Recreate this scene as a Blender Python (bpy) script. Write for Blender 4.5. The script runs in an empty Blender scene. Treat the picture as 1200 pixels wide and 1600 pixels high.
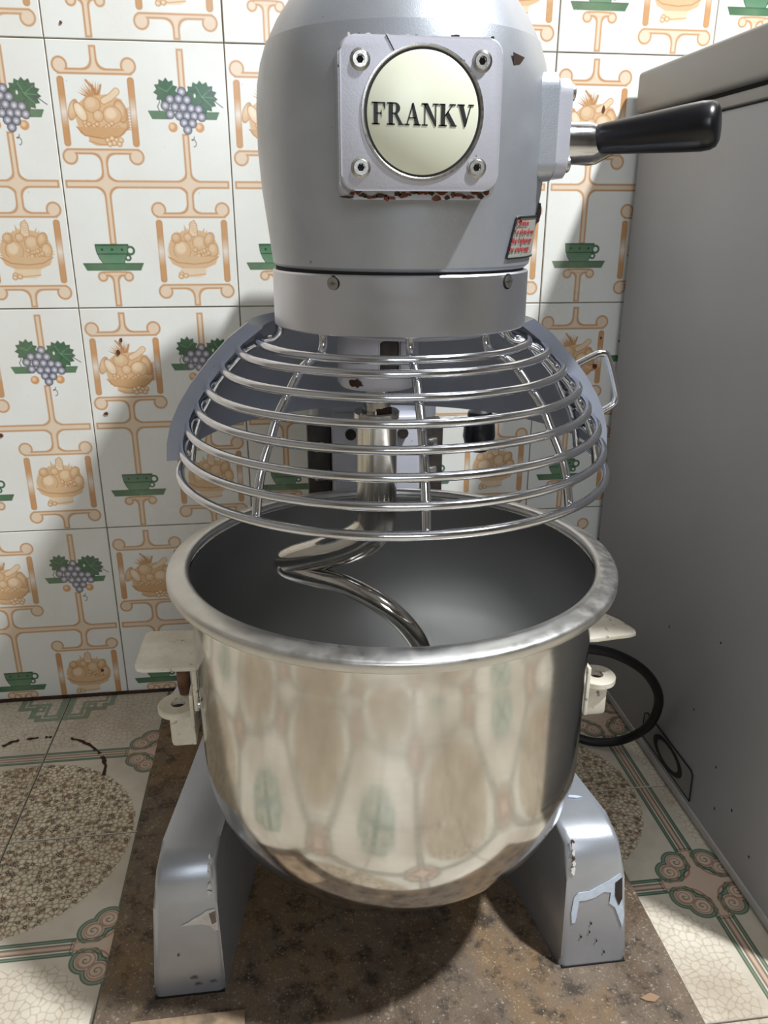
import bpy, bmesh, math, random
import numpy as np
from mathutils import Vector, Matrix

random.seed(7)
RNG = np.random.default_rng(11)
PI = math.pi
SC = bpy.context.scene
COL = SC.collection

# ------------------------------------------------------------------ camera
cam_d = bpy.data.cameras.new('camera')
cam = bpy.data.objects.new('camera', cam_d)
COL.objects.link(cam)
CAM_LOC = Vector((0.2529, -1.0620, 0.6704))
YAW, PITCH, ROLL, FOC = 0.1268, 0.3550, 0.0017, 1234.35
fw = Vector((math.sin(YAW) * math.cos(PITCH), math.cos(YAW) * math.cos(PITCH), -math.sin(PITCH)))
rt = Vector((math.cos(YAW), -math.sin(YAW), 0))
up = rt.cross(fw)
rt2 = rt * math.cos(ROLL) + up * math.sin(ROLL)
up2 = up * math.cos(ROLL) - rt * math.sin(ROLL)
M = Matrix((rt2, up2, -fw)).transposed().to_4x4()
M.translation = CAM_LOC
cam.matrix_world = M
cam_d.sensor_fit = 'VERTICAL'
cam_d.sensor_height = 36.0
cam_d.lens = 36.0 * FOC / 1600.0
cam_d.clip_start = 0.02
SC.camera = cam

# ------------------------------------------------------------------ world, lamp, exposure
world = bpy.data.worlds.new('world')
SC.world = world
world.use_nodes = True
world.node_tree.nodes['Background'].inputs[0].default_value = (0.6, 0.62, 0.66, 1)
world.node_tree.nodes['Background'].inputs[1].default_value = 0.2
SC.view_settings.view_transform = 'Standard'
SC.view_settings.look = 'None'
SC.view_settings.gamma = 1.0
SC.view_settings.use_curve_mapping = False
SC.view_settings.exposure = 0.0

LAMP = Vector((1.24, -1.04, 2.34))
ld = bpy.data.lights.new('ceiling_panel_light', 'AREA')
ld.shape = 'DISK'
ld.size = 0.12
ld.energy = 78
ld.color = (0.94, 0.975, 1.0)
lo = bpy.data.objects.new('ceiling_panel_light', ld)
lo.location = LAMP
lo.rotation_euler = (Vector((0.20, -0.36, 0.35)) - LAMP).to_track_quat('-Z', 'Y').to_euler()
COL.objects.link(lo)

# daylight entering by the window in the wall behind the photographer
WIN = (-0.15, 0.75, 1.05, 2.0)          # x0, x1, z0, z1
wd = bpy.data.lights.new('window_daylight', 'AREA')
wd.shape = 'RECTANGLE'
wd.size, wd.size_y = WIN[1] - WIN[0], WIN[3] - WIN[2]
wd.energy = 18
wd.color = (0.86, 0.93, 1.0)
wo = bpy.data.objects.new('window_daylight', wd)
wo.location = ((WIN[0] + WIN[1]) / 2, -2.985, (WIN[2] + WIN[3]) / 2)
wo.rotation_euler = (math.radians(90), 0, 0)
COL.objects.link(wo)

# ------------------------------------------------------------------ helpers
def lin(c):
    out = []
    for v in c[:3]:
        v = v / 255.0
        out.append(v / 12.92 if v <= 0.04045 else ((v + 0.055) / 1.055) ** 2.4)
    return (out[0], out[1], out[2], 1.0)

def lin_np(a):
    a = np.clip(a / 255.0, 0, 1)
    return np.where(a <= 0.04045, a / 12.92, ((a + 0.055) / 1.055) ** 2.4)

class NT:
    """tiny node-tree helper"""
    def __init__(s, name):
        s.m = bpy.data.materials.new(name)
        s.m.use_nodes = True
        s.t = s.m.node_tree
        s.b = s.t.nodes['Principled BSDF']
    def n(s, kind, **kw):
        nd = s.t.nodes.new(kind)
        for k, v in kw.items():
            if k.startswith('i_'):
                nd.inputs[k[2:].replace('_', ' ')].default_value = v
            else:
                setattr(nd, k, v)
        return nd
    def l(s, a, b):
        s.t.links.new(a, b)
    def ramp(s, fac, stops):
        r = s.n('ShaderNodeValToRGB')
        e = r.color_ramp.elements
        e[0].position, e[0].color = stops[0]
        e[1].position, e[1].color = stops[-1]
        for p, c in stops[1:-1]:
            x = e.new(p)
            x.color = c
        s.l(fac, r.inputs[0])
        return r
    def mix(s, fac, a, b):
        mx = s.n('ShaderNodeMix', data_type='RGBA')
        if hasattr(fac, 'links'):
            s.l(fac, mx.inputs[0])
        else:
            mx.inputs[0].default_value = fac
        for sock, v in ((mx.inputs[6], a), (mx.inputs[7], b)):
            if hasattr(v, 'links'):
                s.l(v, sock)
            else:
                sock.default_value = v
        return mx.outputs[2]
    def noise(s, scale, detail=4, rough=0.55, vec=None):
        nz = s.n('ShaderNodeTexNoise')
        nz.inputs['Scale'].default_value = scale
        nz.inputs['Detail'].default_value = detail
        nz.inputs['Roughness'].default_value = rough
        if vec is not None:
            s.l(vec, nz.inputs['Vector'])
        return nz.outputs[0]
    def pos(s):
        return s.n('ShaderNodeNewGeometry').outputs['Position']
    def bump(s, h, strength, dist):
        bp = s.n('ShaderNodeBump')
        bp.inputs['Strength'].default_value = strength
        bp.inputs['Distance'].default_value = dist
        s.l(h, bp.inputs['Height'])
        s.l(bp.outputs[0], s.b.inputs['Normal'])
    def set(s, **kw):
        for k, v in kw.items():
            s.b.inputs[k.replace('_', ' ')].default_value = v
        return s

def plain(name, rgb, rough=0.5, metal=0.0, var=0.0, scale=40, **kw):
    t = NT(name)
    c = lin(rgb)
    t.set(Base_Color=c, Roughness=rough, Metallic=metal, **kw)
    if var > 0:
        nz = t.noise(scale, 5, 0.6, t.pos())
        d = tuple(max(0, x * (1 - var)) for x in c[:3]) + (1,)
        u = tuple(min(1, x * (1 + var)) for x in c[:3]) + (1,)
        r = t.ramp(nz, [(0.3, d), (0.7, u)])
        t.l(r.outputs[0], t.b.inputs['Base Color'])
    return t.m

def link(name, me, mat, parent=None, smooth=False):
    o = bpy.data.objects.new(name, me)
    COL.objects.link(o)
    if mat is not None:
        me.materials.append(mat)
    if smooth:
        me.polygons.foreach_set('use_smooth', [True] * len(me.polygons))
    if parent is not None:
        o.parent = parent
        if parent.type == 'EMPTY':
            o.matrix_parent_inverse = Matrix.Translation(-parent.location)
    return o

def from_bm(name, bm, mat, parent=None, smooth=False, sharp=None):
    bmesh.ops.recalc_face_normals(bm, faces=bm.faces)
    me = bpy.data.meshes.new(name)
    bm.to_mesh(me)
    bm.free()
    o = link(name, me, mat, parent, smooth or sharp is not None)
    if sharp is not None:
        me.set_sharp_from_angle(angle=math.radians(sharp))
    return o

def from_py(name, v, f, mat, parent=None, smooth=False, sharp=None):
    me = bpy.data.meshes.new(name)
    me.from_pydata([tuple(p) for p in v], [], f)
    me.update()
    bm = bmesh.new()
    bm.from_mesh(me)
    bpy.data.meshes.remove(me)
    return from_bm(name, bm, mat, parent, smooth, sharp)

def tag(o, label, cat, group=None):
    o['label'] = label
    o['category'] = cat
    if group:
        o['group'] = group
    return o

def thing(name, loc, label, cat, group=None):
    o = bpy.data.objects.new(name, None)
    o.location = loc
    o.empty_display_size = 0.05
    COL.objects.link(o)
    return tag(o, label, cat, group)

def struct(o):
    o['kind'] = 'structure'
    return o

def bm_box(bm, x0, x1, y0, y1, z0, z1):
    vs = [bm.verts.new(p) for p in ((x0, y0, z0), (x1, y0, z0), (x1, y1, z0), (x0, y1, z0),
                                    (x0, y0, z1), (x1, y0, z1), (x1, y1, z1), (x0, y1, z1))]
    for f in ((0, 3, 2, 1), (4, 5, 6, 7), (0, 1, 5, 4), (1, 2, 6, 5), (2, 3, 7, 6), (3, 0, 4, 7)):
        bm.faces.new([vs[i] for i in f])

def box(name, x0, x1, y0, y1, z0, z1, mat, parent=None, bev=0.0, seg=2):
    bm = bmesh.new()
    bm_box(bm, x0, x1, y0, y1, z0, z1)
    if bev > 0:
        bmesh.ops.bevel(bm, geom=list(bm.edges), offset=bev, segments=seg, profile=0.5, affect='EDGES')
    return from_bm(name, bm, mat, parent, sharp=40 if bev > 0 else None)

def lathe_data(profile, cx, cy, segs=96, a0=0.0, a1=2 * PI):
    full = abs(a1 - a0 - 2 * PI) < 1e-6
    n = segs if full else segs + 1
    v, f = [], []
    for r, z in profile:
        for k in range(n):
            a = a0 + (a1 - a0) * k / segs
            v.append((cx + r * math.cos(a), cy + r * math.sin(a), z))
    for i in range(len(profile) - 1):
        for k in range(segs):
            k2 = (k + 1) % n
            f.append((i * n + k, i * n + k2, (i + 1) * n + k2, (i + 1) * n + k))
    return v, f

def lathe(name, profile, cx, cy, mat, parent=None, segs=96, sharp=35, merge=True):
    v, f = lathe_data(profile, cx, cy, segs)
    me = bpy.data.meshes.new(name)
    me.from_pydata(v, [], f)
    bm = bmesh.new()
    bm.from_mesh(me)
    bpy.data.meshes.remove(me)
    if merge:
        bmesh.ops.remove_doubles(bm, verts=bm.verts, dist=1e-6)
    return from_bm(name, bm, mat, parent, sharp=sharp)

def catmull(pts, n=10):
    P = [Vector(p) for p in pts]
    P = [P[0] * 2 - P[1]] + P + [P[-1] * 2 - P[-2]]
    out = []
    for i in range(1, len(P) - 2):
        for k in range(n):
            t = k / n
            a, b, c, d = P[i - 1], P[i], P[i + 1], P[i + 2]
            out.append(0.5 * ((2 * b) + (c - a) * t + (2 * a - 5 * b + 4 * c - d) * t * t
                              + (3 * b - a - 3 * c + d) * t ** 3))
    out.append(P[-2])
    return out

def bm_tube(bm, path, rad, segs=12, caps=True):
    path = [Vector(p) for p in path]
    n = len(path)
    rads = rad if isinstance(rad, (list, tuple)) else [rad] * n
    rings = []
    prev = None
    for i, p in enumerate(path):
        t = (path[min(i + 1, n - 1)] - path[max(i - 1, 0)]).normalized()
        if prev is None:
            ref = Vector((0, 0, 1)) if abs(t.z) < 0.9 else Vector((0, 1, 0))
            u = t.cross(ref).normalized()
        else:
            u = (prev - t * prev.dot(t)).normalized()
        prev = u
        w = t.cross(u)
        rings.append([bm.verts.new(p + (u * math.cos(2 * PI * k / segs) + w * math.sin(2 * PI * k / segs)) * rads[i])
                      for k in range(segs)])
    for a, b in zip(rings[:-1], rings[1:]):
        for k in range(segs):
            bm.faces.new((a[k], a[(k + 1) % segs], b[(k + 1) % segs], b[k]))
    if caps:
        bm.faces.new(rings[0])
        bm.faces.new(rings[-1])

def tube(name, path, rad, mat, parent=None, segs=12, sharp=50):
    bm = bmesh.new()
    bm_tube(bm, path, rad, segs)
    return from_bm(name, bm, mat, parent, sharp=sharp)

def prism(name, poly, fn, mat, parent=None, bev=0.0, sharp=40):
    """poly: list of 2D points; fn(p, side) -> 3D for side 0/1"""
    bm = bmesh.new()
    a = [bm.verts.new(fn(p, 0)) for p in poly]
    b = [bm.verts.new(fn(p, 1)) for p in poly]
    n = len(poly)
    fa = bm.faces.new(a)
    fb = bm.faces.new(b[::-1])
    for i in range(n):
        bm.faces.new((a[i], b[i], b[(i + 1) % n], a[(i + 1) % n]))
    if bev > 0:
        es = [e for e in bm.edges if e.calc_length() > bev * 0.3]
        bmesh.ops.bevel(bm, geom=es, offset=bev, segments=3, profile=0.5, affect='EDGES', clamp_overlap=True)
    return from_bm(name, bm, mat, parent, sharp=sharp)

def blob(cx, cy, rx, ry, n=18, jag=0.25, seed=0):
    r = random.Random(seed)
    return [(cx + rx * math.cos(2 * PI * k / n) * (1 + r.uniform(-jag, jag)),
             cy + ry * math.sin(2 * PI * k / n) * (1 + r.uniform(-jag, jag))) for k in range(n)]

def rrect(x0, x1, z0, z1, r, n=6):
    out = []
    for cx, cz, a in ((x1 - r, z1 - r, 0), (x0 + r, z1 - r, PI / 2), (x0 + r, z0 + r, PI), (x1 - r, z0 + r, 1.5 * PI)):
        for k in range(n + 1):
            t = a + PI / 2 * k / n
            out.append((cx + r * math.cos(t), cz + r * math.sin(t)))
    return out

# ------------------------------------------------------------------ flat print, computed as vertex colours
class Canvas:
    def __init__(s, w, h, nx, ny, bg, ss=2):
        s.nx, s.ny, s.ss, s.w, s.h = nx, ny, ss, w, h
        xs = (np.arange(nx * ss) + 0.5) / (nx * ss) * w
        ys = (np.arange(ny * ss) + 0.5) / (ny * ss) * h
        s.X, s.Y = np.meshgrid(xs, ys)
        s.px = w / (nx * ss)
        s.C = np.empty(s.X.shape + (3,))
        s.C[:] = bg
    def fill(s, d, col, alpha=1.0, aa=1.5):
        a = np.clip(0.5 - d / (s.px * aa), 0, 1) * alpha
        if not isinstance(col, np.ndarray):
            col = np.array(col, float)
        s.C += (col - s.C) * a[..., None]
    def stroke(s, d, w, col, alpha=1.0):
        s.fill(np.abs(d) - w / 2, col, alpha)
    def circ(s, x, y, r):
        return np.hypot(s.X - x, s.Y - y) - r
    def ell(s, x, y, rx, ry, ang=0):
        c, q = math.cos(ang), math.sin(ang)
        u = (s.X - x) * c + (s.Y - y) * q
        v = -(s.X - x) * q + (s.Y - y) * c
        return (np.hypot(u / rx, v / ry) - 1) * min(rx, ry)
    def box(s, x0, x1, y0, y1, r=0.0):
        dx = np.abs(s.X - (x0 + x1) / 2) - (x1 - x0) / 2 + r
        dy = np.abs(s.Y - (y0 + y1) / 2) - (y1 - y0) / 2 + r
        return np.hypot(np.maximum(dx, 0), np.maximum(dy, 0)) + np.minimum(np.maximum(dx, dy), 0) - r
    def seg(s, a, b):
        ax, ay = a
        bx, by = b
        dx, dy = bx - ax, by - ay
        t = np.clip(((s.X - ax) * dx + (s.Y - ay) * dy) / (dx * dx + dy * dy + 1e-9), 0, 1)
        return np.hypot(s.X - ax - t * dx, s.Y - ay - t * dy)
    def line(s, pts):
        d = None
        for a, b in zip(pts[:-1], pts[1:]):
            e = s.seg(a, b)
            d = e if d is None else np.minimum(d, e)
        return d
    def poly(s, pts):
        d = s.line(list(pts) + [pts[0]])
        ins = np.zeros(s.X.shape, bool)
        n = len(pts)
        for i in range(n):
            x1, y1 = pts[i]
            x2, y2 = pts[(i + 1) % n]
            if y1 == y2:
                continue
            c = ((y1 > s.Y) != (y2 > s.Y)) & (s.X < (x2 - x1) * (s.Y - y1) / (y2 - y1) + x1)
            ins ^= c
        return np.where(ins, -d, d)
    def result(s):
        C = s.C.reshape(s.ny, s.ss, s.nx, s.ss, 3).mean((1, 3))
        return np.clip(C, 0, 255)

def smin(a, b, k):
    h = np.clip(0.5 + 0.5 * (b - a) / k, 0, 1)
    return b + (a - b) * h - k * h * (1 - h)

def leaf_poly(cx, cy, r, rot, n=9, depth=0.45, sx=1.0, sy=1.0):
    out = []
    for k in range(2 * n):
        a = rot + PI * k / n
        q = r if k % 2 == 0 else r * (1 - depth)
        out.append((cx + sx * q * math.cos(a), cy + sy * q * math.sin(a)))
    return out

def draw_wall_tile():
    W, H = 200.0, 297.0
    cv = Canvas(W, H, 300, 446, (229, 229, 224))
    TAN, PEACH = (186, 134, 88), (226, 205, 182)
    L, R_ = 51.0, 149.0
    def pipe(d, fade=None):
        cv.fill(d, PEACH)
        e = np.clip(1 - np.abs(d + 1.1) / 1.7, 0, 1) * (d < 0.6)
        cv.C += (np.array(TAN, float) - cv.C) * (e * 0.95)[..., None]
    # connecting pipes
    band = cv.box(3, 197, 147.8, 156.8)
    net = smin(band, cv.box(L - 4, L + 4, 118, 152), 11)
    net = smin(net, cv.box(L - 4, L + 4, 152, 222), 11)
    net = smin(net, cv.box(R_ - 4, R_ + 4, 96, 152), 11)
    net = smin(net, cv.box(R_ - 4, R_ + 4, 152, 184), 11)
    # frame one, top and bottom bars
    def bars(cx, ytop, ybot, post_top, post_bot):
        t = cv.box(cx - 42, cx + 42, ytop + 1.5, ytop + 8)
        t = smin(t, post_top, 12)
        t = np.minimum(t, cv.circ(cx - 38.5, ytop - 1.5, 9))
        t = np.minimum(t, cv.circ(cx + 38.5, ytop - 1.5, 9))
        b = cv.box(cx - 42, cx + 42, ybot, ybot + 6.5)
        b = smin(b, post_bot, 12)
        b = np.minimum(b, cv.circ(cx - 38.5, ybot + 9, 9))
        b = np.minimum(b, cv.circ(cx + 38.5, ybot + 9, 9))
        t = np.maximum(t, cv.Y - (ytop + 8))
        b = np.maximum(b, ybot - cv.Y)
        return t, b
    t1, b1 = bars(L, 27, 113, cv.box(L - 4, L + 4, 5, 30), cv.box(L - 4, L + 4, 114, 140))
    t2, b2 = bars(R_ - 1, 182.5, 269, cv.box(R_ - 5, R_ + 3, 160, 186), cv.box(R_ - 5, R_ + 3, 270, 296))
    net = np.minimum(net, np.minimum(b1, np.minimum(t1, np.minimum(t2, b2))))
    net = np.minimum(net, cv.box(R_ - 4, R_ + 4, 6.5, 60))
    tp = smin(cv.box(L - 5.5, L + 2.5, 258, 296), cv.box(L - 16, L + 13, 253, 259), 8)
    tp = np.minimum(tp, np.minimum(cv.circ(L - 17, 259.5, 6.2), cv.circ(L + 14.5, 259.5, 6.2)))
    pipe(net)
    pipe(tp)
    # frame sides: tan fading to white in the middle
    for cx, y0, y1 in ((L, 37, 111), (R_ - 1, 192.5, 267)):
        for sx in (-1, 1):
            x = cx + sx * 39.5
            g = np.abs(cv.Y - (y0 + y1) / 2) / ((y1 - y0) / 2)
            g = np.clip((g - 0.02) / 0.45, 0, 1)[..., None]
            col = np.array((226, 216, 206.0)) * (1 - g) + np.array((198, 150, 104.0)) * g
            d = cv.box(x - 3.9, x + 3.9, y0, y1, 3.5)
            cv.fill(d, col)
            e = np.clip(1 - np.abs(d + 0.6) / 1.0, 0, 1) * (d < 0.4)
            cv.C += (np.array((184, 134, 92.0)) - cv.C) * (e * 0.6)[..., None]
    # fruit baskets in one tan print
    B0, B1, B2, B3 = (214, 178, 138), (228, 204, 174), (180, 130, 88), (204, 162, 118)
    def fruit(x, y, rx, ry, a=0, c0=B0, c1=B1):
        d = cv.ell(x, y, rx, ry, a)
        cv.fill(d, c0)
        cv.fill(cv.ell(x - rx * 0.15, y - ry * 0.2, rx * 0.6, ry * 0.6, a), c1, 0.65, aa=9)
        cv.stroke(d, 0.9, B2, 0.75)
    # basket one (pineapple on top)
    for k in range(11):
        a = -PI * 0.86 + k * 0.16
        cv.fill(cv.poly([(48 + 2 * math.cos(a + 1.5), 62 + 2 * math.sin(a + 1.5)),
                         (48 + 21 * math.cos(a), 62 + 21 * math.sin(a)),
                         (48 - 2 * math.cos(a + 1.5), 62 - 2 * math.sin(a + 1.5))]), B3 if k % 2 else B2, 0.9)
    for q in ([(40, 41), (48, 50)], [(46, 46), (50, 56)], [(56, 46), (53, 56)]):
        cv.fill(cv.line(q) - 1.3, B2, 0.8)
    cv.fill(cv.poly([(22, 70), (38, 58), (62, 55), (78, 60), (84, 76), (85, 90), (74, 100), (40, 101), (26, 92)]), B0)
    cv.fill(cv.line([(58, 62), (66, 58), (73, 52)]) - 3.6, B1)
    cv.stroke(cv.line([(58, 62), (66, 58), (73, 52)]) - 3.6, 0.8, B2, 0.8)
    fruit(22, 72, 5, 11, 0.35)
    fruit(30, 74, 5.5, 11, -0.5, B1, (244, 228, 204))
    fruit(44, 66, 9.5, 8.5)
    fruit(76, 73, 7, 12, -0.25, B3)
    fruit(66, 77, 10.5, 9.5, 0, B0, (242, 222, 196))
    fruit(50, 78, 6, 6)
    for k in range(14):
        fruit(34 + 3.4 * k % 40, 86 + (k * 7) % 9, 2.6, 2.6, 0, B3, (244, 226, 196))
    for k in range(9):
        a = -1.0 + 0.25 * k
        cv.fill(cv.poly([(80 + 3 * math.cos(a), 80 + 12 * math.sin(a)), (87.5 + 1.5 * math.cos(a), 80 + 15 * math.sin(a)),
                         (80, 84 + 11 * math.sin(a))]), B2, 0.55)
    cv.fill(cv.poly([(24, 90), (82, 90), (78, 97), (68, 101), (38, 101), (28, 97)]), B3)
    cv.fill(cv.poly([(36, 101), (70, 101), (74, 108), (66, 110), (44, 110), (37, 106)]), B0)
    cv.stroke(cv.line([(24, 90), (32, 99), (52, 102), (72, 100), (83, 90)]), 1.3, B2, 0.9)
    cv.stroke(cv.line([(36, 105), (50, 109), (72, 107)]), 1.0, B2, 0.7)
    for x, y in ((58, 104), (63, 102), (68, 104), (73, 104), (65, 107), (71, 108), (60, 108)):
        fruit(x, y, 3, 2.8, 0, B0, (246, 232, 208))
    # basket two
    cx2 = 148
    for k in range(30):
        a = PI * (0.98 + k * 0.0355)
        rx, ry = 33, 31 + 5 * math.sin(k * 1.7)
        p = (cx2 + rx * math.cos(a), 232 + ry * math.sin(a))
        cv.fill(cv.poly([(cx2 + 24 * math.cos(a - 0.12), 232 + 22 * math.sin(a - 0.12)), p,
                         (cx2 + 24 * math.cos(a + 0.12), 232 + 22 * math.sin(a + 0.12))]), B3, 0.85)
    cv.fill(cv.ell(cx2, 228, 31, 24), B0)
    cv.fill(cv.poly([(cx2 - 5, 212), (cx2 - 2, 196), (cx2 + 3, 193), (cx2 + 6, 199), (cx2 + 6, 212)]), B1)
    cv.stroke(cv.poly([(cx2 - 5, 212), (cx2 - 2, 196), (cx2 + 3, 193), (cx2 + 6, 199), (cx2 + 6, 212)]), 1.0, B2, 0.8)
    for k in range(5):
        cv.stroke(cv.line([(cx2 - 4 + k, 198 + 2 * k), (cx2 + 5, 196 + 3 * k)]), 0.6, B2, 0.5)
    fruit(cx2 - 14, 228, 10.5, 11, 0, B0, (242, 222, 196))
    fruit(cx2 + 8, 220, 9, 9, 0, B0)
    fruit(cx2 + 20, 216, 6, 9, 0.4, B3)
    fruit(cx2 - 20, 214, 6, 6, 0, B3)
    fruit(cx2 - 6, 213, 5, 5, 0, B0)
    fruit(cx2 + 24, 228, 6, 8, 0, B0)
    for k in range(12):
        fruit(cx2 + 2 + (k * 5) % 17, 228 + (k * 3) % 13, 2.7, 2.7, 0, B3, (244, 226, 196))
    cv.fill(cv.poly([(cx2 - 32, 236), (cx2 + 30, 236), (cx2 + 26, 245), (cx2 + 14, 250), (cx2 - 16, 250), (cx2 - 27, 245)]), B0)
    cv.stroke(cv.line([(cx2 - 32, 236), (cx2 - 20, 243), (cx2, 245), (cx2 + 18, 243), (cx2 + 30, 236)]), 1.3, B2, 0.8)
    cv.fill(cv.poly([(cx2 - 17, 250), (cx2 + 14, 250), (cx2 + 13, 258), (cx2 + 6, 261), (cx2 - 14, 261), (cx2 - 21, 258)]), B1)
    cv.stroke(cv.line([(cx2 - 20, 256), (cx2 - 6, 259), (cx2 + 13, 257)]), 1.0, B2, 0.7)
    for x, y in ((-17, 257), (-12, 259), (-18, 260)):
        fruit(cx2 + x, y, 3, 2.7, 0, B0, (246, 232, 208))
    # grapes on a green shelf
    G0, G1, G2 = (88, 122, 92), (64, 102, 76), (42, 74, 54)
    sh = np.minimum(cv.poly([(108, 72), (131, 72), (131, 80), (112, 80)]), cv.poly([(168, 72.5), (190, 72.5), (186.5, 80), (168, 80)]))
    cv.fill(sh, G0)
    cv.stroke(sh, 1.0, G1, 0.8)
    for bx in (135, 166.5):
        cv.fill(cv.circ(bx, 89, 5.4), (206, 154, 108))
        cv.fill(cv.circ(bx - 1, 88, 2.8), (238, 208, 176), 0.8, aa=6)
    for p in (leaf_poly(130, 51, 14, 0.2, 11, 0.26), leaf_poly(170, 57, 19, 0.5, 15, 0.20, 1.0, 0.92), leaf_poly(161, 60, 12, 0.1, 9, 0.26)):
        d = cv.poly(p)
        cv.fill(d, G1)
        cv.stroke(d, 0.9, G2, 0.8)
    for q in ([(131, 51), (122, 47)], [(131, 51), (138, 44)], [(171, 56), (182, 48)], [(171, 56), (182, 66)], [(171, 56), (165, 45)], [(171, 56), (186, 57)]):
        cv.fill(cv.line(q) - 0.45, (110, 156, 118), 0.8)
    cv.fill(cv.ell(163, 55, 1.3, 2.2), (226, 230, 222))
    D = (82, 84, 92)
    cv.fill(cv.line([(120, 56), (122, 62), (119, 67), (121, 72)]) - 0.45, D)
    spi = [(180 + 3.2 * math.cos(a) + a * 0.35, 48 + 3.2 * math.sin(a) + a * 1.25) for a in np.linspace(0, 11, 50)]
    cv.fill(cv.line(spi + [(188, 62), (195, 67)]) - 0.45, D)
    spi = [(157 + 2.0 * math.cos(a) + a * 0.3, 99 + 2.0 * math.sin(a) + a * 1.1) for a in np.linspace(0, 9, 36)]
    cv.fill(cv.line(spi) - 0.4, D)
    for gx, gy in ((148, 51), (134, 59), (144, 58.5), (153.5, 59.5), (128, 66), (139.3, 67), (148.5, 67.5), (158, 68.5), (166.5, 69.5),
                   (133, 75), (143.5, 76.5), (152.5, 76.5), (161, 76.5), (169.5, 77.5), (148.5, 84), (158, 84.5), (152, 91.5)):
        d = np.hypot(cv.X - gx, cv.Y - gy)
        t = np.clip(d / 5.2, 0, 1)[..., None]
        col = np.array((236, 236, 242.0)) * (1 - t) + np.array((92, 92, 108.0)) * t
        cv.fill(d - 5.0, col)
        cv.stroke(d - 5.0, 0.8, (66, 66, 80), 0.7)
    # cup and saucer
    cx = 48.5
    cup = cv.poly([(cx - 20, 221.5), (cx + 20, 221.5), (cx + 18.5, 231), (cx + 15, 239), (cx + 13, 244), (cx - 12, 244), (cx - 16, 238), (cx - 19, 230)])
    hd = cv.circ(cx + 22, 228.5, 4.4)
    cv.stroke(hd, 2.6, G1)
    cv.stroke(cv.circ(cx + 18.5, 237, 3.0), 2.2, G1)
    g = np.clip((cv.Y - 221) / 23, 0, 1)[..., None]
    cv.fill(cup, np.array((80, 120, 92.0)) * (1 - g) + np.array((104, 142, 112.0)) * g)
    cv.stroke(cup, 0.9, G2, 0.8)
    cv.fill(cv.box(cx - 20, cx + 20, 220.8, 222.6), G2, 0.9)
    cv.fill(cv.box(cx - 18.6, cx + 18.6, 231.8, 233.1), G2, 0.9)
    for dx in (-12, 0, 12):
        cv.fill(cv.circ(cx + dx, 227.3, 1.4), (34, 60, 46))
    sa = cv.poly([(12, 243.8), (85, 243.8), (81, 252), (16, 252)])
    cv.fill(sa, np.array((92, 128, 98.0)) * (1 - np.abs(cv.X - cx)[..., None] / 60 * 0.25))
    cv.fill(cv.box(12, 85, 243.2, 244.6), G1, 0.9)
    cv.stroke(sa, 0.7, G1, 0.7)
    # glaze flecks
    for _ in range(14):
        cv.fill(cv.circ(RNG.uniform(5, 195), RNG.uniform(5, 290), RNG.uniform(0.3, 0.7)), (170, 166, 158), 0.6)
    return cv.result()

def worley(cv, cell, seed, jitter=0.85):
    """distances to the nearest and second nearest jittered point, wrapping inside the canvas"""
    n = int(round(cv.w / cell))
    cell = cv.w / n
    r = np.random.default_rng(seed)
    jx = r.uniform(0.5 - jitter / 2, 0.5 + jitter / 2, (n, n))
    jy = r.uniform(0.5 - jitter / 2, 0.5 + jitter / 2, (n, n))
    rid = r.uniform(0, 1, (n, n))
    gx = np.floor(cv.X / cell).astype(int)
    gy = np.floor(cv.Y / cell).astype(int)
    d1 = np.full(cv.X.shape, 1e9)
    d2 = np.full(cv.X.shape, 1e9)
    i1 = np.zeros(cv.X.shape)
    for ox in (-1, 0, 1):
        for oy in (-1, 0, 1):
            cx, cy = gx + ox, gy + oy
            a, b = cx % n, cy % n
            d = np.hypot(cv.X - (cx + jx[a, b]) * cell, cv.Y - (cy + jy[a, b]) * cell)
            near = d < d1
            d2 = np.where(near, d1, np.minimum(d2, d))
            i1 = np.where(near, rid[a, b], i1)
            d1 = np.minimum(d1, d)
    return d1, d2, i1

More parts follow.
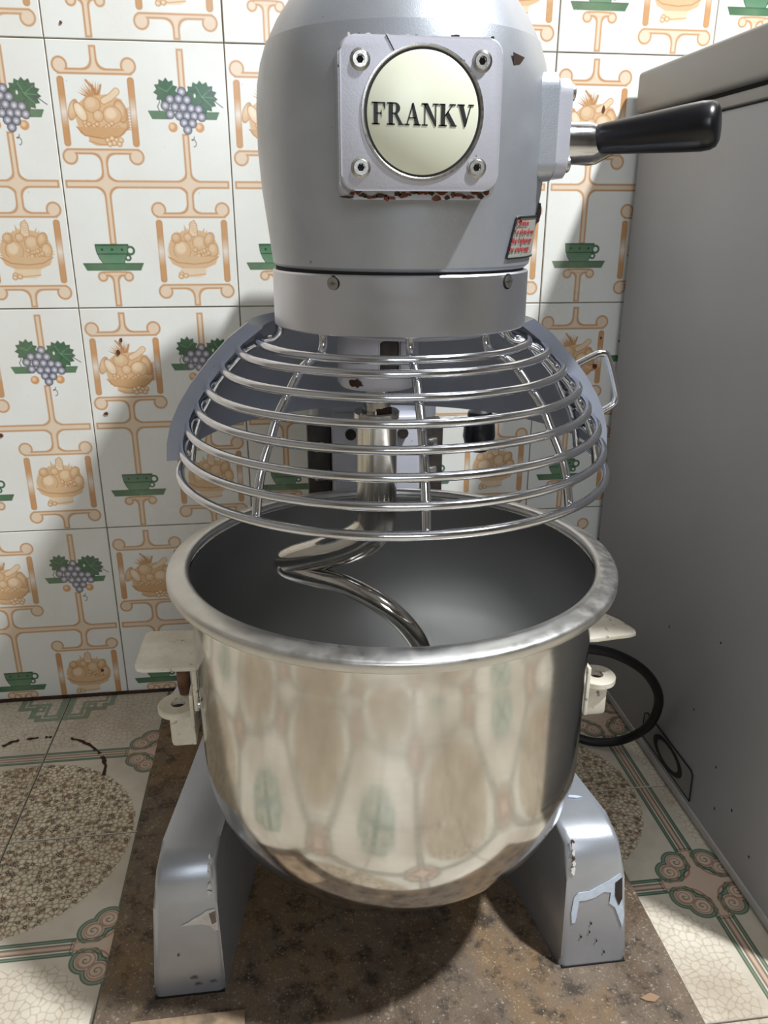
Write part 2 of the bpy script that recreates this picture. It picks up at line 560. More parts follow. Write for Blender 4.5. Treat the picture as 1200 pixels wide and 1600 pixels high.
def draw_floor_tile():
    W = 303.4
    cv = Canvas(W, W, 380, 380, (214, 206, 190), ss=2)
    h = W / 2
    # cobbled quarter circles in two opposite corners
    d1, d2, rid = worley(cv, 5.6, 3, 0.9)
    stone = np.empty(cv.C.shape)
    stone[:] = (228, 216, 192)
    stone += ((rid - 0.5) * 36)[..., None]
    edge = np.clip(1 - (d2 - d1) / 1.7, 0, 1)[..., None]
    stone = stone * (1 - edge) + np.array((130, 112, 88.0)) * edge
    ring = ((rid > 0.70) & (np.abs(d1 - 1.5) < 0.8))[..., None]
    stone = np.where(ring, np.array((78, 62, 46.0)), stone)
    stone = np.where(((rid < 0.05) & (d1 < 2.4))[..., None], np.array((150, 112, 88.0)), stone)
    for cx, cy in ((0, 0), (W, W)):
        cv.fill(cv.circ(cx, cy, 138) + (rid - 0.5) * 2.5, stone)
    # crackle fields with a key motif in the other two corners
    d1, d2, rid = worley(cv, 7.6, 9, 0.95)
    crk = np.empty(cv.C.shape)
    crk[:] = (220, 212, 196)
    e = np.clip(1 - (d2 - d1) / 1.3, 0, 1)[..., None] * 0.8
    crk = crk * (1 - e) + np.array((176, 156, 132.0)) * e
    for cx, cy in ((W, 0), (0, W)):
        ax, ay = np.abs(cv.X - cx), np.abs(cv.Y - cy)
        d = np.maximum(np.maximum(ax, ay) - 133, (ax + ay - 228) * 0.7071)
        cv.fill(d, crk)
        # stepped key
        def rect(x0, x1, y0, y1):
            return np.maximum(np.maximum(x0 - ax, ax - x1), np.maximum(y0 - ay, ay - y1))
        key = np.minimum(rect(-1, 66, -1, 36), rect(-1, 46, -1, 57))
        key = np.minimum(key, rect(-1, 36, -1, 66))
        KG = (134, 154, 136)
        cv.stroke(key + 4, 6.5, KG, 0.9)
        cv.stroke(np.minimum(rect(7, 54, 7, 24), rect(7, 24, 7, 54)) , 5.0, KG, 0.85)
        cv.stroke(rect(30, 40, 30, 40), 5.0, KG, 0.85)
        cv.stroke(key, 1.0, (60, 84, 70), 0.7)
    # bands through the tile's middle
    GD, GL, RD, PK = (40, 60, 48), (116, 148, 126), (156, 108, 92), (210, 186, 166)
    X, Y = cv.X - h, cv.Y - h
    for t, s in ((np.abs(X), Y), (np.abs(Y), X)):
        out = 44 - np.abs(s)
        cv.fill(np.maximum(t - 9.5, out), (224, 218, 204))
        for c, w, col in ((8.0, 3.2, GL), (9.6, 1.1, GD), (6.4, 0.9, GD), (3.4, 1.0, GD)):
            cv.fill(np.maximum(np.abs(t - c) - w / 2, out), col)
        cv.fill(np.maximum(t - 2.2, out), PK)
        cv.stroke(np.maximum(t - 2.2, out), 0.9, RD)
    # scrolls where the bands cross
    ax, ay = np.abs(X), np.abs(Y)
    star = np.maximum(ax, ay) - 46
    for sx in (1,):
        c1 = np.hypot(ax - 30, ay - 17) - 15
        c2 = np.hypot(ax - 17, ay - 30) - 15
        cloud = np.minimum(c1, c2)
        core = smin(np.maximum(ax - 46, ay - 6), np.maximum(ay - 46, ax - 6), 26)
        cv.fill(np.minimum(cloud, core), (212, 194, 174))
        cv.fill(np.minimum(core, np.hypot(X, Y) - 20), PK)
        cv.stroke(cloud + 1.6, 3.4, GL, 0.9)
        cv.stroke(cloud, 1.0, GD)
        cv.stroke(cloud + 3.6, 0.9, GD)
        cv.stroke(cloud + 6.0, 1.3, RD, 0.8)
        for (qx, qy, sg) in ((30, 17, 1), (17, 30, -1)):
            rho = np.hypot(ax - qx, ay - qy)
            phi = sg * np.arctan2(ay - qy, ax - qx)
            f = np.mod(rho - phi * 4.6 / (2 * PI), 4.6) - 2.3
            near = rho <= np.where(qx > qy, np.hypot(ax - 17, ay - 30), np.hypot(ax - 30, ay - 17))
            inside = np.maximum(np.where(near, -1.0, 1.0), rho - 8.2)
            cv.fill(np.maximum(np.abs(f) - 0.55, inside), RD, 0.85)
            cv.fill(np.maximum(np.abs(f) - 0.40, np.maximum(np.where(near, -1.0, 1.0), rho - 3.6)), GD, 0.8)
        cv.fill(core + 3.0, PK)
        cv.stroke(core + 1.0, 1.1, RD)
        cv.stroke(core - 1.6, 0.9, GD, 0.7)
    return cv.result()

def tile_mesh(name, img, w, h, rows, thick, chamfer, axis, mat):
    """grid tile carrying the print; axis 'wall' faces -Y with its top left at the origin, 'floor' faces +Z"""
    ny, nx = img.shape[0], img.shape[1]
    ny_used = rows
    xs = (np.arange(nx) + 0.5) / nx * w
    ys = (np.arange(ny_used) + 0.5) / ny * h
    hh = h * ny_used / ny
    xs[0], xs[-1] = chamfer, w - chamfer
    ys[0], ys[-1] = chamfer, hh - chamfer
    X, Y = np.meshgrid(xs, ys)
    depth = np.zeros(X.shape)
    V = np.stack([X, Y, depth], -1).reshape(-1, 3)
    C = lin_np(img[:ny_used].reshape(-1, 3))
    idx = np.arange(nx * ny_used).reshape(ny_used, nx)
    F = np.stack([idx[:-1, :-1], idx[1:, :-1], idx[1:, 1:], idx[:-1, 1:]], -1).reshape(-1, 4).tolist()
    # chamfer and sides
    corners = [(0, 0), (w, 0), (w, hh), (0, hh)]
    inner = [idx[0, 0], idx[0, -1], idx[-1, -1], idx[-1, 0]]
    base = len(V)
    ext = []
    for d in (chamfer, thick):
        for p in corners:
            ext.append((p[0], p[1], d))
    V = np.vstack([V, np.array(ext)])
    C = np.vstack([C, np.tile(C[:nx].mean(0) * 0 + lin_np(np.array((226.0, 222, 212))), (8, 1))])
    edges = [idx[0, :].tolist(), idx[:, -1].tolist(), idx[-1, ::-1].tolist(), idx[::-1, 0].tolist()]
    for k in range(4):
        a, b = base + k, base + (k + 1) % 4
        F.append(edges[k] + [b, a])
        F.append([a, b, b + 4, a + 4])
    if axis == 'wall':
        P = np.stack([V[:, 0], V[:, 2], -V[:, 1]], -1)
    else:
        P = np.stack([V[:, 0] - w / 2, -V[:, 1] + hh / 2, -V[:, 2]], -1)
    me = bpy.data.meshes.new(name)
    me.from_pydata(P.tolist(), [], F)
    at = me.color_attributes.new('print', 'FLOAT_COLOR', 'POINT')
    at.data.foreach_set('color', np.hstack([C, np.ones((len(C), 1))]).astype(np.float32).ravel())
    me.update()
    bm = bmesh.new()
    bm.from_mesh(me)
    bmesh.ops.recalc_face_normals(bm, faces=bm.faces)
    # the open back keeps the orientation of the big face: make it look outwards
    bm.faces.ensure_lookup_table()
    nrm = bm.faces[0].normal
    want = Vector((0, -1, 0)) if axis == 'wall' else Vector((0, 0, 1))
    if nrm.dot(want) < 0:
        bmesh.ops.reverse_faces(bm, faces=bm.faces)
    bm.to_mesh(me)
    bm.free()
    me.materials.append(mat)
    return me

# ------------------------------------------------------------------ materials
def m_print(name, rough, dirt, dirt_col, dirt_scale, amount):
    t = NT(name)
    a = t.n('ShaderNodeVertexColor', layer_name='print')
    nz = t.noise(dirt_scale, 6, 0.62, t.pos())
    r = t.ramp(nz, [(0.42, (0, 0, 0, 1)), (0.75, (1, 1, 1, 1))])
    mul = t.n('ShaderNodeMath', operation='MULTIPLY')
    t.l(r.outputs[0], mul.inputs[0])
    mul.inputs[1].default_value = amount
    c = t.mix(mul.outputs[0], a.outputs[0], lin(dirt_col))
    t.l(c, t.b.inputs['Base Color'])
    rr = t.ramp(nz, [(0.3, (rough,) * 3 + (1,)), (0.8, (min(1, rough + dirt),) * 3 + (1,))])
    t.l(rr.outputs[0], t.b.inputs['Roughness'])
    t.set(Specular_IOR_Level=0.45)
    return t.m

M_WTILE = m_print('glazed_wall_tile', 0.16, 0.2, (196, 184, 160), 9.0, 0.25)
M_FTILE = m_print('patterned_floor_tile', 0.26, 0.3, (132, 108, 82), 6.0, 0.6)
M_GROUT = plain('grey_brown_grout', (140, 130, 114), 0.9, 0, 0.35, 60)
M_FGROUT = plain('dark_floor_grout', (84, 68, 50), 0.9, 0, 0.3, 50)
M_PLASTER = plain('pale_wall_paint', (132, 127, 120), 0.8, 0, 0.05, 3)
M_CEIL = plain('white_ceiling_paint', (168, 164, 158), 0.85, 0, 0.03, 3)
M_DOOR = plain('dark_brown_wood', (46, 34, 27), 0.45, 0, 0.25, 8)

def m_paint(name, rgb, metal, rough, chip_amt=0.0):
    t = NT(name)
    base = lin(rgb)
    nz = t.noise(18, 5, 0.6, t.pos())
    fine = t.noise(900, 2, 0.5, t.pos())
    c = t.ramp(nz, [(0.3, tuple(x * 0.9 for x in base[:3]) + (1,)), (0.7, tuple(min(1, x * 1.06) for x in base[:3]) + (1,))]).outputs[0]
    spots = t.noise(150, 3, 0.5, t.pos())
    k = t.ramp(spots, [(0.755 - chip_amt, (0, 0, 0, 1)), (0.775 - chip_amt, (1, 1, 1, 1))]).outputs[0]
    c = t.mix(k, c, lin((70, 62, 56)))
    t.l(c, t.b.inputs['Base Color'])
    t.set(Metallic=metal, Roughness=rough, Coat_Weight=0.25, Coat_Roughness=0.25)
    t.bump(fine, 0.12, 0.0006)
    return t.m

M_PAINT = m_paint('silver_hammered_paint', (176, 180, 188), 0.65, 0.37)
M_PANEL = m_paint('grey_painted_sheet', (150, 155, 170), 0.1, 0.40)
M_PLATE = m_paint('pale_silver_paint', (186, 186, 196), 0.2, 0.4)

def m_brushed(name, rgb, rough, aniso, streak_scale=(1, 1, 1), var=0.12, bump=0.015):
    t = NT(name)
    base = lin(rgb)
    tc = t.n('ShaderNodeTexCoord')
    mp = t.n('ShaderNodeMapping')
    mp.inputs['Scale'].default_value = streak_scale
    t.l(tc.outputs['Object'], mp.inputs['Vector'])
    nz = t.noise(6, 5, 0.65, mp.outputs[0])
    big = t.noise(11, 5, 0.6, t.pos())
    c = t.ramp(big, [(0.3, tuple(x * (1 - var) for x in base[:3]) + (1,)), (0.7, tuple(min(1, x * (1 + var)) for x in base[:3]) + (1,))]).outputs[0]
    t.l(c, t.b.inputs['Base Color'])
    r = t.ramp(nz, [(0.3, (rough * 0.75,) * 3 + (1,)), (0.7, (rough * 1.3,) * 3 + (1,))])
    t.l(r.outputs[0], t.b.inputs['Roughness'])
    t.set(Metallic=1.0, Anisotropic=aniso)
    if aniso > 0:
        tg = t.n('ShaderNodeTangent', direction_type='RADIAL', axis='Z')
        t.l(tg.outputs[0], t.b.inputs['Tangent'])
    if bump > 0:
        t.bump(nz, bump, 0.0006)
    return t.m

M_BOWL = m_brushed('stainless_steel_bowl', (204, 202, 199), 0.12, 0.35, (2, 2, 40), 0.06, 0.004)
M_BOWL_IN = m_brushed('brushed_steel_inside', (192, 192, 191), 0.38, 0.6, (0.2, 0.2, 0.6), 0.04, 0.0)
M_RIM = m_brushed('worn_steel_lip', (205, 204, 201), 0.36, 0.0, (12, 12, 12), 0.08, 0.02)
M_COLLAR = m_brushed('machined_steel_collar', (222, 224, 232), 0.31, 0.6, (0.6, 0.6, 1.5), 0.07, 0.0)
M_CHROME = m_brushed('chromed_wire', (214, 216, 222), 0.13, 0.0, (30, 30, 30), 0.1, 0.05)
M_POLISH = m_brushed('polished_hook_steel', (206, 202, 196), 0.10, 0.0, (20, 20, 20), 0.1, 0.03)
M_BOLT = m_brushed('bolt_steel', (178, 176, 172), 0.3, 0.0, (60, 60, 60), 0.15, 0.1)
M_BLACK = plain('black_plastic', (9, 10, 16), 0.3)
M_RUBBER = plain('black_cord_rubber', (10, 10, 11), 0.5)
M_DARK = plain('dark_gap', (16, 14, 13), 0.8)
M_DISC = plain('cream_enamel_disc', (226, 228, 208), 0.3, 0, 0.03, 30)
M_INK = plain('black_ink', (14, 14, 16), 0.5)
M_RUST = plain('rust', (98, 52, 30), 0.9, 0, 0.5, 120)
M_STAIN = plain('dark_rust_stain', (58, 34, 20), 0.85, 0, 0.5, 90)
M_PRIMER = plain('pale_primer', (206, 202, 198), 0.7, 0, 0.15, 120)
M_SCUFF = plain('bluish_white_scuff', (190, 200, 214), 0.55, 0, 0.12, 150)
M_SIGN = plain('grey_sticker', (150, 150, 142), 0.5)
M_RED = plain('red_print', (176, 66, 70), 0.55)
M_GREASE = plain('greasy_dark_iron', (52, 46, 42), 0.5, 0.3, 0.4, 90)
M_FREEZE = plain('grey_freezer_enamel', (160, 160, 162), 0.42, 0, 0.05, 5)
M_LID = plain('grey_freezer_lid', (150, 147, 142), 0.45, 0, 0.06, 6)

def m_chipped_white():
    t = NT('chipped_white_paint')
    nz = t.noise(95, 6, 0.65, t.pos())
    k = t.ramp(nz, [(0.60, (0, 0, 0, 1)), (0.68, (0.9, 0.9, 0.9, 1))]).outputs[0]
    big = t.noise(30, 4, 0.6, t.pos())
    a = t.ramp(big, [(0.35, lin((206, 198, 180))), (0.65, lin((228, 222, 208)))]).outputs[0]
    c = t.mix(k, a, lin((112, 96, 80)))
    t.l(c, t.b.inputs['Base Color'])
    t.set(Roughness=0.6)
    t.bump(nz, 0.25, 0.001)
    return t.m
M_WHITE = m_chipped_white()

def m_board():
    t = NT('stained_plywood')
    p = t.pos()
    mp = t.n('ShaderNodeMapping')
    mp.inputs['Scale'].default_value = (1.0, 0.45, 1.0)
    t.l(p, mp.inputs['Vector'])
    big = t.noise(6, 7, 0.68, mp.outputs[0])
    mid = t.noise(42, 8, 0.74, p)
    fine = t.noise(420, 4, 0.6, p)
    c = t.ramp(big, [(0.30, lin((56, 40, 28))), (0.42, lin((88, 70, 52))), (0.50, lin((106, 92, 78))), (0.60, lin((122, 98, 70))), (0.74, lin((84, 64, 46)))]).outputs[0]
    k = t.ramp(mid, [(0.38, (1, 1, 1, 1)), (0.50, (0, 0, 0, 1))]).outputs[0]
    mul = t.n('ShaderNodeMath', operation='MULTIPLY')
    t.l(k, mul.inputs[0])
    mul.inputs[1].default_value = 0.8
    c = t.mix(mul.outputs[0], c, lin((36, 27, 21)))
    k2 = t.ramp(mid, [(0.60, (0, 0, 0, 1)), (0.70, (0.8, 0.8, 0.8, 1))]).outputs[0]
    c = t.mix(k2, c, lin((168, 154, 132)))
    k3 = t.ramp(fine, [(0.60, (0, 0, 0, 1)), (0.70, (0.6, 0.6, 0.6, 1))]).outputs[0]
    c = t.mix(k3, c, lin((190, 180, 164)))
    t.l(c, t.b.inputs['Base Color'])
    t.set(Roughness=0.75)
    t.bump(mid, 0.35, 0.002)
    return t.m
M_BOARD = m_board()

# ------------------------------------------------------------------ the room
RX0, RX1, RY0, RZ1 = -1.30, 2.30, -3.0, 2.60
wall_back = struct(box('wall_back', RX0, RX1, 0.0025, 0.12, 0.0, RZ1, M_GROUT))
floor = struct(box('floor', RX0, RX1, RY0, 0.12, -0.12, -0.0022, M_FGROUT))
struct(box('ceiling', RX0, RX1, RY0, 0.12, RZ1, RZ1 + 0.1, M_CEIL))
struct(box('wall_left', RX0 - 0.1, RX0, RY0, 0.12, -0.12, RZ1, M_PLASTER))
struct(box('wall_right', RX1, RX1 + 0.1, RY0, 0.12, -0.12, RZ1, M_PLASTER))
struct(box('wall_front', RX0, RX1, RY0 - 0.1, RY0, -0.12, RZ1, M_PLASTER))
win = struct(box('window_1', WIN[0] - 0.06, WIN[1] + 0.06, RY0, RY0 + 0.03, WIN[2] - 0.06, WIN[2], M_DOOR, bev=0.003))
box('window_frame', WIN[0] - 0.06, WIN[1] + 0.06, RY0, RY0 + 0.03, WIN[3], WIN[3] + 0.06, M_DOOR, win, 0.003)
for x0 in (WIN[0] - 0.06, WIN[1], (WIN[0] + WIN[1]) / 2 - 0.03):
    box('window_frame', x0, x0 + 0.06, RY0, RY0 + 0.035, WIN[2], WIN[3], M_DOOR, win, 0.003)
box('upper_plaster', RX0, RX1, -0.004, 0.0025, 1.4565, RZ1, M_PLASTER, wall_back)

# wall tiles, 20 by 30 cm, every one a piece of its own
TW, TH, Z1 = 0.2, 0.297, 0.8615
img = draw_wall_tile()
GAP = 0.0013
me_full = tile_mesh('wall_tile', img, TW - GAP, TH - GAP, 446, 0.007, 0.0007, 'wall', M_WTILE)
cut_rows = int(446 * (Z1 - 2 * TH) / TH) - 1
me_cut = tile_mesh('wall_tile_cut', img, TW - GAP, TH - GAP, cut_rows, 0.007, 0.0007, 'wall', M_WTILE)
rj = random.Random(3)
for j in range(-2, 3):
    for i in range(-6, 11):
        x = i * TW
        if x < RX0 or x + TW > RX1 - 0.05:
            continue
        o = bpy.data.objects.new('tile', me_cut if j == 2 else me_full)
        COL.objects.link(o)
        o.parent = wall_back
        o.location = (x + GAP / 2 + rj.uniform(-0.0002, 0.0002), rj.uniform(-0.0002, 0.0004), Z1 - j * TH - GAP / 2)
        o.rotation_euler = (rj.uniform(-0.0012, 0.0012), 0, rj.uniform(-0.0016, 0.0016))
# rust drips and specks on the wall
for k, (x, z, rx, rz) in enumerate(((0.0426, 0.5092, 0.0022, 0.0032), (0.0181, 0.4291, 0.0028, 0.0022), (0.021, 0.8772, 0.0016, 0.0018),
                                    (-0.1181, 0.4038, 0.0030, 0.0026), (-0.0325, 0.0423, 0.0024, 0.0024), (0.0475, 0.524, 0.0018, 0.003),
                                    (0.665, 0.8, 0.0016, 0.0042), (0.69, 0.517, 0.0016, 0.0018), (0.685, 0.478, 0.004, 0.004))):
    prism('speck', blob(x, z, rx, rz, 12, 0.3, k), lambda p, s: (p[0], -0.0007 + 0.0004 * s - 0.0004, p[1]), M_RUST, wall_back)

# floor tiles, 30 by 30 cm
FXW = 0.71
FT, FX, FY = 0.305, -0.083, -0.297
fimg = draw_floor_tile()
me_floor = tile_mesh('floor_tile', fimg, FT - 0.0018, FT - 0.0018, 380, 0.006, 0.0006, 'floor', M_FTILE)
for m in range(-1, 9):
    for k in range(-4, 8):
        cx, cy = FX + FT * (k + 0.5), FY - FT * (m + 0.5)
        if cx - FT / 2 < RX0 - 0.3 or cx + FT / 2 > RX1 + 0.3 or cy - FT / 2 < RY0 - 0.3:
            continue
        o = bpy.data.objects.new('tile', me_floor)
        COL.objects.link(o)
        o.parent = floor
        o.location = (cx, cy, rj.uniform(-0.0004, 0.0))
        o.rotation_euler = (rj.uniform(-0.0008, 0.0008), rj.uniform(-0.0008, 0.0008), PI / 2 if (k + m) % 2 else 0)
box('joint_dirt', RX0, FXW, -0.0035, 0.0005, 0.0002, 0.0040, M_STAIN, floor)
# ring-shaped rust stain left by a pot
arc = catmull([(-0.166, -0.13, 0), (-0.149, -0.114, 0), (-0.132, -0.102, 0), (-0.103, -0.098, 0), (-0.077, -0.1, 0), (-0.05, -0.109, 0),
               (-0.025, -0.128, 0), (-0.01, -0.147, 0), (-0.001, -0.168, 0), (0.003, -0.19, 0)], 6)
r0 = random.Random(5)
run = []
for p in arc + [None]:
    if p is not None and r0.random() > 0.07:
        run.append(p)
        continue
    if len(run) > 2:
        sd = []
        for q, side in [(q, 1) for q in run] + [(q, -1) for q in reversed(run)]:
            c0 = Vector((-0.088, -0.185, 0))
            n = (q - c0).normalized()
            w = r0.uniform(0.0006, 0.0034)
            sd.append((q.x + n.x * w * side, q.y + n.y * w * side))
        prism('rust_stain', sd, lambda p, s: (p[0], p[1], 0.0004 + 0.0003 * s), M_STAIN, floor)
    run = []

# ------------------------------------------------------------------ plywood board under the mixer
bd = thing('base_board', (0.33, -0.36, 0.0), 'stained brown plywood board lying on the floor tiles under the mixer', 'board')
box('board', 0.0655, 0.592, -0.665, -0.05, 0.0003, 0.018, M_BOARD, bd, 0.0015)
box('wood_shim', 0.098, 0.196, -0.628, -0.553, 0.0182, 0.0215, plain('paint_splashed_wood', (150, 128, 104), 0.8, 0, 0.45, 60), bd, 0.0008)
prism('wood_splinter', [(0.545, -0.585), (0.556, -0.581), (0.563, -0.586), (0.556, -0.590), (0.549, -0.588)],
      lambda p, s: (p[0], p[1], 0.0182 + 0.0015 * s), plain('pale_splinter', (150, 122, 96), 0.8), bd)

# ------------------------------------------------------------------ the mixer
AX, AY = 0.3386, -0.4438
HX = 0.3441
mx = thing('stand_mixer', (0.334, -0.33, 0.018), 'silver painted floor-standing planetary mixer with dome head, black lever and wire guard', 'mixer')

def leg(side):
    cx, sl, dy = (0.1465, 0.16, 0.010) if side < 0 else (0.5165, -0.17, -0.005)
    prof = [(-0.541, 0.0182), (-0.5385, 0.03), (-0.529, 0.11), (-0.5255, 0.130), (-0.519, 0.143), (-0.509, 0.1495), (-0.495, 0.152),
            (-0.40, 0.154), (-0.20, 0.165), (-0.10, 0.165), (-0.10, 0.0182)]
    def fn(p, s):
        y, z = p
        hw = 0.0315 - (z - 0.018) * 0.045
        sgn = 1 if s else -1
        return (cx + sl * (y + 0.541) + sgn * hw, y + dy, z)
    bm = bmesh.new()
    a = [bm.verts.new(fn(p, 0)) for p in prof]
    b = [bm.verts.new(fn(p, 1)) for p in prof]
    n = len(prof)
    bm.faces.new(a)
    bm.faces.new(b[::-1])
    for i in range(n):
        bm.faces.new((a[i], b[i], b[(i + 1) % n], a[(i + 1) % n]))
    rim = [e for e in bm.edges if (e.verts[0] in a and e.verts[1] in a) or (e.verts[0] in b and e.verts[1] in b)]
    rim = [e for e in rim if max(v.co.z for v in e.verts) > 0.02]
    bmesh.ops.bevel(bm, geom=rim, offset=0.006, segments=3, profile=0.5, affect='EDGES', clamp_overlap=True)
    o = from_bm('leg', bm, M_PAINT, mx, sharp=38)
    # dark sealed joint along the foot
    box('foot_gasket', cx - 0.0305, cx + 0.0305, -0.5416 + dy, -0.45, 0.0181, 0.0196, M_DARK, o)
    return o
legL, legR = leg(-1), leg(1)

def on_leg(o, poly, cx, sl, mat, name='paint_chip', lift=0.0006):
    # poly in (x, z) on the leaning front face
    def fn(p, s):
        x, z = p
        y = -0.541 + (z - 0.0182) * (0.012 / 0.092) if z < 0.11 else -0.529 + (z - 0.11) * 0.18
        return (x, y - 0.0002 - lift * s + (0.010 if x < 0.3 else -0.005), z)
    return prism(name, poly, fn, mat, o)
on_leg(legL, [(0.143, 0.0905), (0.150, 0.0935), (0.1545, 0.0965), (0.160, 0.099), (0.166, 0.1035), (0.173, 0.1045), (0.1745, 0.096), (0.1755, 0.083),
              (0.172, 0.0825), (0.168, 0.0885), (0.160, 0.0905), (0.152, 0.0905)], 0, 0, M_PRIMER)
on_leg(legL, [(0.168, 0.1005), (0.1735, 0.1025), (0.1740, 0.0915), (0.170, 0.0895)], 0, 0, plain('brown_primer', (120, 108, 96), 0.8, 0, 0.3, 100), 'paint_chip', 0.0010)
on_leg(legR, [(0.4935, 0.066), (0.4925, 0.076), (0.4945, 0.092), (0.4985, 0.097), (0.509, 0.0975), (0.5165, 0.1015), (0.527, 0.1065), (0.5375, 0.113),
              (0.5405, 0.107), (0.5405, 0.086), (0.5435, 0.070), (0.5425, 0.056), (0.5385, 0.066), (0.534, 0.078), (0.5285, 0.083), (0.5295, 0.094),
              (0.523, 0.0955), (0.5145, 0.0905), (0.506, 0.0885), (0.4995, 0.0885), (0.4980, 0.074), (0.4965, 0.066)], 0, 0, M_SCUFF)
on_leg(legR, [(0.533, 0.104), (0.5395, 0.109), (0.5405, 0.087), (0.5375, 0.080), (0.5335, 0.09)], 0, 0, M_GREASE, 'bare_iron_patch', 0.0011)
for k, (x, z) in enumerate(((0.139, 0.061), (0.151, 0.036), (0.154, 0.029), (0.168, 0.030))):
    on_leg(legL, blob(x, z, 0.0030 if k else 0.0009, 0.0008, 12, 0.4, k), 0, 0, plain('brown_smear', (104, 96, 84), 0.7, 0, 0.2, 150), 'scratch')
for k, (x, z) in enumerate(((0.512, 0.063), (0.511, 0.054), (0.503, 0.050), (0.518, 0.044), (0.526, 0.031))):
    on_leg(legR, blob(x, z, 0.0008, 0.0012, 10, 0.4, 20 + k), 0, 0, M_GREASE, 'scratch')
# worn casting edges on the inner corners
def edge_wear(o, x, pts, seed, mat):
    r = random.Random(seed)
    for k, (y, z) in enumerate(pts):
        b = blob(0, 0, r.uniform(0.0009, 0.0020), r.uniform(0.0016, 0.0040), 12, 0.45, seed + k)
        prism('paint_chip', b, lambda p, s, y=y, z=z: (x + (z - 0.018) * (-0.045 if x < 0.3 else 0.045) + p[0] + (y + 0.541) * (0.16 if x < 0.3 else -0.17),
                                                       y - 0.0008 + p[1] * 0.3 - 0.0005 * s + (0.010 if x < 0.3 else -0.005), z + p[1] + 0.0012 + 0.0006 * s), mat, o)
edge_wear(legL, 0.1725, ((-0.521, 0.1405), (-0.5235, 0.136), (-0.5265, 0.126), (-0.5145, 0.147), (-0.527, 0.119)), 40, M_PRIMER)
edge_wear(legR, 0.4905, ((-0.521, 0.1405), (-0.5235, 0.136), (-0.5265, 0.126), (-0.527, 0.119)), 60, M_PRIMER)
edge_wear(legR, 0.4905, ((-0.519, 0.144), (-0.525, 0.131)), 70, M_RUST)
prism('paint_chip', [(0.496, -0.470), (0.503, -0.474), (0.510, -0.4755), (0.5145, -0.478), (0.509, -0.479), (0.502, -0.477), (0.497, -0.474)],
      lambda p, s: (p[0] + 0.004, p[1], 0.1524 + 0.0022 * 0 + 0.0009 * s + 0.0005), M_SCUFF, legR)

box('base', 0.205, 0.462, -0.215, -0.075, 0.0185, 0.185, M_PAINT, mx, 0.012, 3)
box('column', 0.279, 0.423, -0.205, -0.078, 0.16, 0.72, M_PAINT, mx, 0.012, 3)
sl = box('bowl_slide', 0.3015, 0.3995, -0.232, -0.203, 0.205, 0.470, M_PLATE, mx, 0.004)
for x0, x1 in ((0.2755, 0.3005), (0.4005, 0.4255)):
    g = box('slide_guide', x0, x1, -0.226, -0.200, 0.20, 0.462, M_GREASE, mx, 0.002)
    for z in (0.438, 0.405, 0.30):
        box('guide_bolt', (x0 + x1) / 2 - 0.006, (x0 + x1) / 2 + 0.006, -0.231, -0.2255, z - 0.006, z + 0.006, M_BOLT, g, 0.002)
for x in (0.322, 0.379):
    bm = bmesh.new()
    bm_tube(bm, [(x, -0.231, 0.452), (x, -0.237, 0.452)], 0.006, 10)
    from_bm('slide_screw', bm, M_GREASE, sl, sharp=40)

# bowl yoke: an arc round the back of the bowl with a drilled lug at either end
def arc_prism(name, a0, a1, r0, r1, z0, z1, mat, parent, n=48):
    poly = [(AX + r1 * math.cos(a0 + (a1 - a0) * k / n), AY + r1 * math.sin(a0 + (a1 - a0) * k / n)) for k in range(n + 1)]
    poly += [(AX + r0 * math.cos(a1 - (a1 - a0) * k / n), AY + r0 * math.sin(a1 - (a1 - a0) * k / n)) for k in range(n + 1)]
    return prism(name, poly, lambda p, s: (p[0], p[1], z1 if s else z0), mat, parent, 0.0, 40)
yoke = arc_prism('bowl_yoke', math.radians(10), math.radians(170), 0.182, 0.210, 0.226, 0.2455, M_PAINT, mx)
def annulus(name, cx, cy, r0, r1, z0, z1, mat, parent, segs=32):
    return lathe(name, [(r0, z0), (r1, z0), (r1, z1 - 0.001), (r1 - 0.001, z1), (r0, z1), (r0, z0)], cx, cy, mat, parent, segs)
for cx, s in ((0.1435, -1), (0.5455, 1)):
    annulus('yoke_lug', cx, -0.421, 0.0066, 0.0185, 0.2455, 0.2515, M_WHITE, yoke)
    lathe('lug_socket', [(0.0, 0.240), (0.0066, 0.240), (0.0066, 0.2462), (0.0, 0.2462)], cx, -0.421, M_GREASE, yoke, 20)
    box('lug_block', cx - 0.011 + 0.003 * s * -1, cx + 0.012 - 0.003 * s, -0.432, -0.40, 0.211, 0.2458, M_WHITE, yoke, 0.004)
    box('lug_web', cx + (0.012 if s < 0 else -0.0155), cx + (0.0155 if s < 0 else -0.012), -0.436, -0.385, 0.215, 0.268, M_WHITE, yoke, 0.001)

